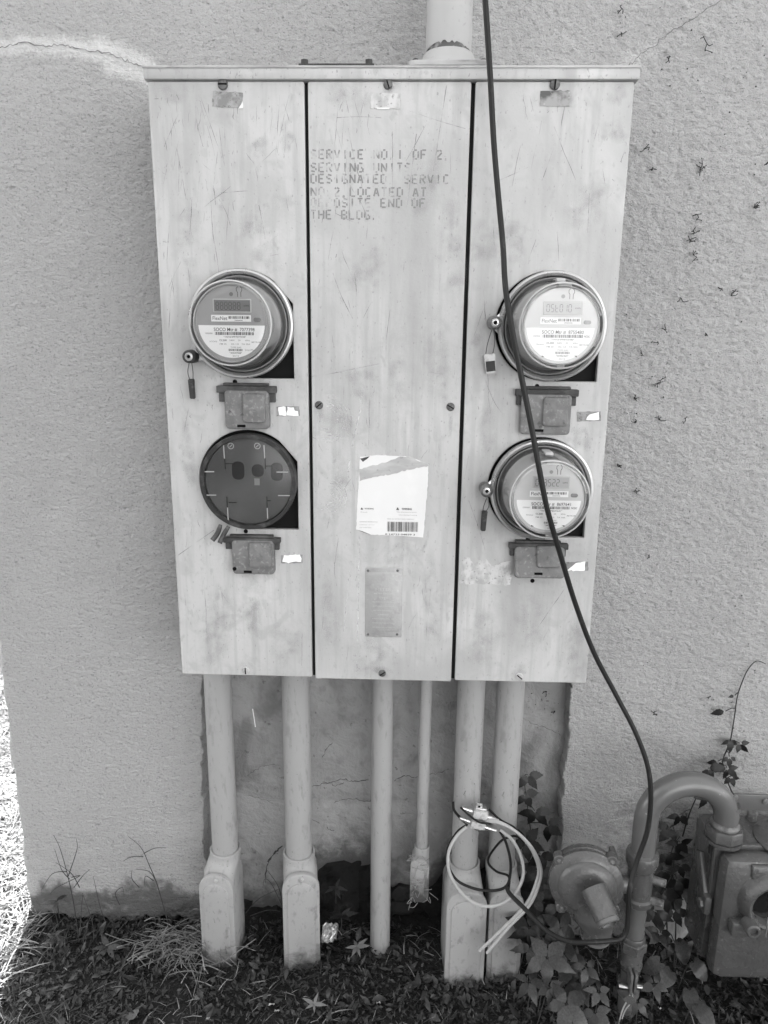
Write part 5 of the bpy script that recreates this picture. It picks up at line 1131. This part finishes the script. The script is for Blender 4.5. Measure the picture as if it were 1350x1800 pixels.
creeper('dark creeper leaves crowding beside the conduit foot and the white cable tips', [(940, 1590, -.10, .040, 5, .2, .3), (955, 1605, -.12, .044, 5, .3, -.3), (935, 1655, -.17, .040, 5, .4, .2), (975, 1650, -.16, .042, 4, .3, .5), (990, 1600, -.10, .036, 4, .2, 0)], [(945, 1700, -.12), (940, 1640, -.12), (950, 1600, -.10), (985, 1590, -.08)], 'leaf_dark', CG)
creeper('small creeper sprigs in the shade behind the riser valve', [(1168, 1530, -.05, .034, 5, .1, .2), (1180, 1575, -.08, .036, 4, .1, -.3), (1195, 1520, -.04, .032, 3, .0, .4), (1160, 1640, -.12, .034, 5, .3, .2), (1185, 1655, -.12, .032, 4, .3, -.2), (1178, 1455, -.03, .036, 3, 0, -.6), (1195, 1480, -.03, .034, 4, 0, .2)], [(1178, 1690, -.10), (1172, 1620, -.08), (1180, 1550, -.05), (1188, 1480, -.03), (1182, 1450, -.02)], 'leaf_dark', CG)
creeper('low creeper sprig in front, between the riser foot and the pale cables', [(930, 1725, -.26, .036, 5, .6, .2), (1030, 1700, -.27, .032, 5, .6, -.3), (965, 1735, -.29, .030, 4, .6, .4), (1120, 1760, -.30, .028, 4, .6, 0), (1150, 1730, -.25, .030, 5, .6, .3)], None, 'leaf', CG)
HG = 'heart-leaved weeds by the gas meter'
for i, (px, py, y, sz, a0, ti) in enumerate(((1180, 1706, -.20, .044, -.7, .75), (1218, 1690, -.17, .042, .4, .6), (1212, 1738, -.23, .044, .2, .7), (1225, 1765, -.27, .050, .1, .7), (1162, 1690, -.16, .040, -.9, .5), (1195, 1655, -.13, .042, .2, .4))):
    lab = ['rounded heart leaf flat beside the riser clamp', 'rounded heart leaf tucked against the gas meter side', 'rounded heart leaf under the front corner of the gas meter', 'largest heart leaf, nearest the viewer below the gas meter', 'shaded heart leaf behind the riser union', 'heart leaf standing tall between riser and gas meter'][i]
    creeper(lab, [(px, py, y, sz, 1, ti, a0+PI*.0)], None, 'leaf_h', HG, 'heart_leaf_weed', 'weed')
# small seedlings with narrow leaves
SG = 'seedlings at the wall foot'
for i, (px, py, y, sz, n, mk, lab) in enumerate(((190, 1665, -.10, .045, 6, 'leaf_n', 'broad-bladed seedling in the middle of the shaded turf'), (95, 1650, -.07, .036, 5, 'leaf_n', 'leafy seedling close to the wall corner'), (600, 1610, -.03, .040, 6, 'leaf_n', 'upright dark seedling in the broken gap between conduits'),
                                            (628, 1665, -.10, .034, 6, 'leaf_pale_n', 'pale star-shaped seedling at the plain conduit foot'), (552, 1765, -.24, .026, 5, 'leaf_pale_n', 'small pale seedling in front of the outward-turned cover'), (100, 1585, -.03, .04, 4, 'leaf_n', 'thin seedling against the wall base near the corner'), (590, 1560, .01, .03, 5, 'leaf_n', 'seedling sprouting high in the broken block'))):
    c = U(px, py, y); T = thing('seedling', lab, 'weed', (c.x, c.y, max(0, c.z-.03)), SG)
    MB().tube([Vector((c.x, c.y+.004, max(-.01, c.z-.05))), c], .0014, 5).build('stem', 'stem', T)
    for k in range(n):
        a = 2*PI*k/n+random.uniform(-.3, .3); d = Vector((math.cos(a), math.sin(a)*.8-.2, random.uniform(.0, .7))); put_leaf(T, c, d, (0, -.4, 1), sz*random.uniform(.75, 1.15), mk)
# tall weed stalks against the wall
WG = 'tall grass weeds against the wall'
def stalk(label, lines, m='stem'):
    b = U(*lines[0][0]); T = thing('grass_weed', label, 'weed', (b.x, b.y, max(0, b.z)), WG)
    for k, l in enumerate(lines):
        P = smooth_path([U(*q) for q in l], 5); 
        MB().tube(P, .0013 if k == 0 else .0011, 5, lambda t: 1.1-.75*t).build('stem' if k == 0 else 'blade', m, T)
stalk('tall wiry grass weed with crossing blades near the wall corner', [[(138, 1650, -.06), (130, 1590, -.05), (118, 1535, -.045), (105, 1490, -.04), (94, 1468, -.04)], [(120, 1540, -.045), (132, 1505, -.05), (136, 1488, -.05), (134, 1474, -.05)], [(122, 1545, -.045), (108, 1528, -.05), (96, 1492, -.05)], [(118, 1532, -.045), (92, 1536, -.06), (72, 1566, -.07)], [(130, 1560, -.05), (145, 1540, -.06), (158, 1528, -.06)], [(126, 1542, -.05), (140, 1540, -.06), (100, 1560, -.07), (88, 1572, -.07)], [(140, 1560, -.05), (125, 1535, -.05), (98, 1516, -.05)]])
stalk('arching grass weed with two side blades, leaning over the left wall foot', [[(300, 1640, -.06), (278, 1560, -.05), (262, 1520, -.045), (248, 1490, -.045), (225, 1470, -.045)], [(253, 1500, -.045), (272, 1491, -.05), (292, 1490, -.05)], [(252, 1506, -.045), (232, 1506, -.05), (216, 1514, -.05)], [(275, 1550, -.05), (262, 1532, -.05), (238, 1528, -.06)], [(270, 1548, -.05), (256, 1540, -.06), (254, 1556, -.06)], [(245, 1560, -.05), (232, 1545, -.06), (232, 1530, -.06)]])
stalk('short grass tuft under the arching weed stalks', [[(140, 1645, -.09), (143, 1600, -.08), (146, 1570, -.075)], [(150, 1650, -.09), (158, 1615, -.09), (178, 1600, -.09)], [(165, 1650, -.10), (162, 1620, -.1), (145, 1570, -.1)], [(185, 1620, -.05), (175, 1590, -.045), (164, 1540, -.04)], [(210, 1590, -.04), (203, 1570, -.05), (215, 1560, -.05), (218, 1575, -.05)]])
# blades between the two first conduits
stalk('curving grass blades between the two conduits nearest the left', [[(498, 1600, -.10), (490, 1560, -.10), (470, 1530, -.09)], [(432, 1605, -.06), (455, 1580, -.07), (492, 1562, -.12)], [(440, 1610, -.06), (470, 1600, -.09), (492, 1602, -.11)], [(495, 1590, -.1), (478, 1555, -.08), (466, 1545, -.07), (462, 1560, -.06)]], 'grass')

# ------------------------------------------------------------------ stuff on the ground
def blades(n, X, Y_, Z_, h, w, lean, rg, droop=.4, az=None):
    """n grass blades, three cross sections each -> verts, quads"""
    az = rg.uniform(0, 2*PI, n) if az is None else az; f = rg.uniform(0, 2*PI, n)
    dx, dy = np.cos(az)*lean, np.sin(az)*lean; sx, sy = np.cos(f)*w/2, np.sin(f)*w/2
    V = []
    for t, ww in ((0, 1), (.45, .85), (.8, .55), (1, .08)):
        x = X+dx*h*(t+.4*t*t); y = Y_+dy*h*(t+.4*t*t); z = Z_+h*(t-droop*t*t*lean)
        V.append(np.stack([x-sx*ww, y-sy*ww, z], -1)); V.append(np.stack([x+sx*ww, y+sy*ww, z], -1))
    V = np.stack(V, 1).reshape(-1, 3); b = np.arange(n)*8
    F = np.concatenate([np.stack([b+2*k, b+2*k+1, b+2*k+3, b+2*k+2], -1) for k in range(3)])
    return V, F
_pm = fbm(120, 60, 12, 99, 3)
def patch(X, Y_): return _pm[np.clip(((Y_+.7)/.8*59).astype(int), 0, 59), np.clip(((X+1.2)/2.5*119).astype(int), 0, 119)]
def in_obstacle(X, Y_):
    bad = Y_ > .01+0*X
    for T, hw in ((T1, .036), (T2, .04), (T5, .04), (T6, .037)):
        c = T.location; bad |= (np.abs(X-c.x) < hw) & (Y_ > -.118)
    return bad
rg = np.random.default_rng(5)
def region(n, x0, x1, y0, y1, shade=True):
    X = rg.uniform(x0, x1, n); Y_ = rg.uniform(y0, y1, n)
    k = ~in_obstacle(X, Y_) if shade else np.ones(n, bool); return X[k], Y_[k]
# small broad leaves hugging the soil
X, Y_ = region(36000, -1.1, 1.15, -.62, .02); k = rg.random(len(X)) < np.clip(.62+1.5*patch(X, Y_), .12, 1); X, Y_ = X[k], Y_[k]; n = len(X)
L_ = rg.uniform(.006, .019, n)*np.where(rg.random(n) < .15, 1.9, 1); W = L_*rg.uniform(.25, .5, n); az = rg.uniform(0, 2*PI, n); tilt = rg.normal(.15, .45, n); Z_ = rg.uniform(-.004, .022, n)
dx, dy, dz = np.cos(az)*np.cos(tilt), np.sin(az)*np.cos(tilt), np.sin(tilt); sx, sy = -np.sin(az), np.cos(az); rl = rg.normal(0, .5, n)
P0 = np.stack([X, Y_, Z_], -1); D = np.stack([dx, dy, dz], -1)*L_[:, None]; Sd = np.stack([sx, sy, rl], -1)*W[:, None]/2
V = np.stack([P0, P0+D*.4+Sd, P0+D*.45+np.array([0, 0, -.0015]), P0+D*.4-Sd, P0+D], 1).reshape(-1, 3); b = np.arange(n)*5
F = np.concatenate([np.stack([b, b+1, b+2], -1), np.stack([b, b+2, b+3], -1), np.stack([b+1, b+4, b+2], -1), np.stack([b+2, b+4, b+3], -1)])
tag(np_mesh('ground_cover', V, F, 'cover', smooth=False), 'dense low leafy ground cover in the shade of the wall', 'ground cover', kind='stuff')
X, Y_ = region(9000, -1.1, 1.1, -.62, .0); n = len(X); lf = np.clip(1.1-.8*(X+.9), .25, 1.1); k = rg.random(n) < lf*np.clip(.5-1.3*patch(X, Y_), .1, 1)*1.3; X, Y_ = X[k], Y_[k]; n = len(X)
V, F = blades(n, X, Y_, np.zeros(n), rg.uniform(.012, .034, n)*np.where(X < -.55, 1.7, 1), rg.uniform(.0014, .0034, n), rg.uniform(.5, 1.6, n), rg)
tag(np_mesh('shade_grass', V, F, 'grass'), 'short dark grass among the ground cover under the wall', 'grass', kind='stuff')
X, Y_ = region(2600, -1.0, 1.1, -.6, -.01); k = rg.random(len(X)) < np.clip(.35-1.6*patch(X, Y_), .06, 1); X, Y_ = X[k], Y_[k]; n = len(X)
V, F = blades(n, X, Y_, rg.uniform(.004, .02, n), rg.uniform(.006, .022, n), rg.uniform(.0010, .0026, n), rg.uniform(1.2, 2.2, n), rg, .42)
tag(np_mesh('straw_litter', V, F, 'straw', smooth=False), 'pale dry clippings strewn over the ground cover', 'straw', kind='stuff')
n = 260; X, Y_ = region(n, -1.0, 1.1, -.6, -.01); n = len(X); mb = MB(); rr_ = random.Random(31)
for k in range(n):
    L1 = rr_.uniform(.012, .034); W1 = L1*rr_.uniform(.35, .6); a = rr_.uniform(0, 6.3); cu_ = rr_.uniform(-.5, .9); d_ = Vector((math.cos(a), math.sin(a), rr_.uniform(-.2, .35))); s_ = Vector((-math.sin(a), math.cos(a), rr_.uniform(-.4, .4))); o_ = Vector((X[k], Y_[k], rr_.uniform(.006, .022))); vv = []
    for i in range(5):
        t = i/4; hw = W1/2*math.sin(PI*min(max(t, .06), .94)); c_ = o_+d_*L1*t+Vector((0, 0, cu_*L1*t*(1-t)))
        vv += [c_+s_*hw+Vector((0, 0, hw*cu_*.8)), c_, c_-s_*hw+Vector((0, 0, hw*cu_*.8))]
    mb.add(vv, [(3*i+j, 3*i+j+1, 3*i+j+4, 3*i+j+3) for i in range(4) for j in (0, 1)])
tag(mb.build('leaf_litter', 'litter', None, smooth=60, recalc=False), 'curled dead leaves scattered on the shaded soil', 'leaf litter', kind='stuff')
# the dry tangled clump left of the first conduit
cc = U(325, 1610, -.07); n = 230
an = rg.uniform(0, 2*PI, n); X = cc.x+rg.normal(0, .045, n); Y_ = cc.y-.02+rg.normal(0, .03, n)
mb = MB(); rr_ = random.Random(9)
for k in range(n):
    p = Vector((X[k], min(Y_[k], -.012), .004+rr_.random()*.05)); a = rr_.uniform(-.5, PI+.5) if rr_.random() > .3 else rr_.uniform(0, 2*PI); L1 = rr_.uniform(.03, .10)
    q = p+Vector((math.cos(a)*L1, -abs(math.sin(a))*L1*.7, rr_.uniform(-.02, .035))); q.z = max(q.z, .006); mid = (p+q)/2+Vector((0, -.005, rr_.uniform(.0, .03)))
    mb.ribbon(smooth_path([p, mid, q], 3), rr_.uniform(.0010, .0024), (rr_.gauss(0, .5), -1, rr_.gauss(.6, .5)))
for (a, b_, c_) in (((240, 1700, -.12), (270, 1660, -.1), (295, 1628, -.09)), ((290, 1640, -.09), (250, 1672, -.12), (200, 1712, -.16)), ((232, 1722, -.17), (268, 1722, -.16), (280, 1710, -.15)), ((350, 1700, -.14), (390, 1690, -.16), (450, 1650, -.17)), ((380, 1715, -.16), (410, 1722, -.17), (420, 1690, -.17))):
    mb.ribbon(smooth_path([U(*a), U(*b_), U(*c_)], 4), .002, (0, -.7, .7))
tag(mb.build('dry_grass_clump', 'clump', None, loc=(cc.x, cc.y, 0), smooth=0, recalc=False), 'tangled heap of dry grass beside the left conduit foot', 'dry grass', kind='stuff')
# sunlit lawn past the corner
def lawn(n, x0, x1, y0, y1, hmin, hmax, wmin, wmax, seedname):
    X = rg.uniform(x0, x1, n); Y_ = rg.uniform(y0, y1, n); k = ~((X > LX-.02) & (Y_ > -.02)); X, Y_ = X[k], Y_[k]; n = len(X)
    V, F = blades(n, X, Y_, np.zeros(n), rg.uniform(hmin, hmax, n), rg.uniform(wmin, wmax, n), rg.uniform(.4, 1.6, n), rg, .45)
    return V, F
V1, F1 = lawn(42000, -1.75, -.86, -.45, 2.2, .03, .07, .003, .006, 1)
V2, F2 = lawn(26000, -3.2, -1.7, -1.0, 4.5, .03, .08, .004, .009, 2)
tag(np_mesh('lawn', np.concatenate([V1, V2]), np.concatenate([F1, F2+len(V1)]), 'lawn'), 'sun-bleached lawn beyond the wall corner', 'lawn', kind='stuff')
# white scraps on the ground: individual things
SG2 = 'white scraps on the ground'
for i, (px, py, sx_, sz_, lab) in enumerate(((478, 1765, .010, .016, 'white torn scrap lying left of centre in the ground cover'), (487, 1776, .010, .012, 'crumpled white scrap touching the torn scrap'), (365, 1790, .006, .009, 'tiny white scrap near the bottom below the left conduit'), (665, 1762, .009, .026, 'narrow white scrap standing in front of the plain conduit'), (1160, 1772, .006, .008, 'white pebble-like scrap by the riser foot'))):
    c = G(px, py, .018); b = bmesh.new(); bmesh.ops.create_grid(b, x_segments=4, y_segments=4, size=.5); r0 = random.Random(i)
    for v in b.verts: v.co = Vector((v.co.x*sx_*(1+r0.uniform(-.2, .2)), r0.gauss(0, .0015)-v.co.y*sz_*.7, v.co.y*sz_*.7+r0.gauss(0, .0012)))+c
    mb = MB(); mb.bm(b); o = mb.build('paper_scrap', 'pebble', None, loc=c); tag(o, lab, 'litter', SG2)
c = U(580, 1636, -.075); b = bmesh.new(); bmesh.ops.create_grid(b, x_segments=9, y_segments=10, size=.5); r0 = random.Random(2)
for v in b.verts: v.co = Vector((v.co.x*.036+v.co.y*.006, v.co.x*.010-abs(v.co.y)*.012+r0.gauss(0, .0032), v.co.y*.050*(1-.25*v.co.x)+r0.gauss(0, .0012)))+c
bmesh.ops.solidify(b, geom=b.faces[:], thickness=.0006)
mb = MB(); mb.bm(b); tag(mb.build('crumpled_wrapper', 'foil', None, loc=c, smooth=0), 'crumpled whitish wrapper against the outward-turned access body', 'litter')
c = U(1170, 1610, .0); MB_ = MB(); b = bmesh.new(); bmesh.ops.create_icosphere(b, subdivisions=2, radius=.06)
for v in b.verts: v.co = Vector((v.co.x, v.co.y*.4, v.co.z*1.1))*(1+r0.uniform(-.12, .12))+c+Vector((0, -.01, 0))
MB_.bm(b); tag(MB_.build('wall_rubble', 'block', None, loc=c), 'pale lump of fallen mortar at the wall foot behind the riser', 'rubble')

# ------------------------------------------------------------------ dead vine tendrils on the right of the wall
TG = 'dead vine tendrils on the stucco'
TEN = [(1133, 262, 12), (1243, 77, 14), (1230, 300, 16), (1171, 580, 13), (1160, 675, 15), (1158, 738, 16), (1228, 383, 12), (1222, 410, 10), (1213, 425, 15), (1225, 452, 14), (1240, 585, 8), (1262, 505, 10), (1285, 520, 14), (1098, 235, 8), (1150, 602, 8), (1127, 625, 9), (1325, 365, 12), (1200, 530, 12), (1115, 700, 8), (1095, 60, 8), (1093, 15, 9), (1146, 300, 9), (1150, 1255, 9), (1115, 742, 7), (1245, 1225, 6), (1175, 105, 6), (1205, 740, 6), (1346, 290, 9), (1120, 865, 8), (1087, 820, 7), (1140, 980, 8), (975, 1252, 9), (960, 1215, 10)]
_seen = {}
def tendril_label(px, py, i):
    col = 'hugging the cabinet edge' if 1000 < px < 1130-.08*max(0, py-140)+12 else ('on bared block beside the last conduit' if px < 1000 else ('at the far wall edge' if px > 1290 else ('midway out on the stucco' if px < 1200 else 'well out on the stucco')))
    lev = [(90, 'above the cap'), (200, 'level with the cover screws'), (290, 'level with the notice top'), (350, 'level with the notice'), (400, 'just under the notice level'), (440, 'over the upper meter level'), (520, 'level with the upper ring top'), (560, 'level with the upper display'), (596, 'level with the upper number label'), (650, 'level with the upper seal'), (690, 'level with the upper breaker hood'), (741, 'level with the upper breaker lid'), (800, 'under the breaker lid level'), (900, 'level with the lower meter'), (1100, 'level with the lower breaker lid'), (1235, 'under the cabinet level'), (1800, 'far below the cabinet')]
    l = 'dead vine tendril '+col+', '+next(w for t, w in lev if py < t)
    _seen[l] = _seen.get(l, 0)+1
    return l if _seen[l] == 1 else l.replace('dead vine', 'second dead vine' if _seen[l] == 2 else 'third dead vine')
for i, (px, py, s) in enumerate(TEN):
    rr = random.Random(i+40); y = -.0065 if not (900 < px < 1000) else BY-.002; c = U(px, py, y); k = s/1000*.98; mb = MB()
    for j in range(rr.randint(2, 4)):
        a = rr.uniform(0, 2*PI); L1 = k*rr.uniform(.5, 1.1); q = c+Vector((math.cos(a)*L1, rr.uniform(-.002, .001), math.sin(a)*L1)); mid = (c+q)/2+Vector((rr.gauss(0, k*.2), -.002, rr.gauss(0, k*.2)))
        mb.tube(smooth_path([c, mid, q], 3), .00075, 5)
        for _ in range(rr.randint(0, 2)):
            e = mid+Vector((rr.gauss(0, k*.35), 0, rr.gauss(0, k*.35))); mb.tube([mid, e], .0006, 4); mb.lathe(e+Vector((0, .001, 0)), (0, -1, 0), [(0, .0012), (.001, .001)], 6)
    tag(mb.build('dead_tendril', 'tendril', None, loc=c), tendril_label(px, py, i), 'vine remnant', TG)
mb = MB(); rr = random.Random(77)
for k in range(150):
    px = rr.uniform(1085, 1350); py = rr.uniform(0, 1320)
    if rr.random() < .25: px, py = rr.uniform(925, 985), rr.uniform(1215, 1400)
    y = -.0045 if px > 1000 else BY-.001; c = U(px, py, y); mb.lathe(c+Vector((0, .002, 0)), (0, -1, 0), [(0, rr.uniform(.0005, .0016)), (.002, .0004)], 6)
tag(mb.build('vine_specks', 'tendril', WALL), kind='stuff')
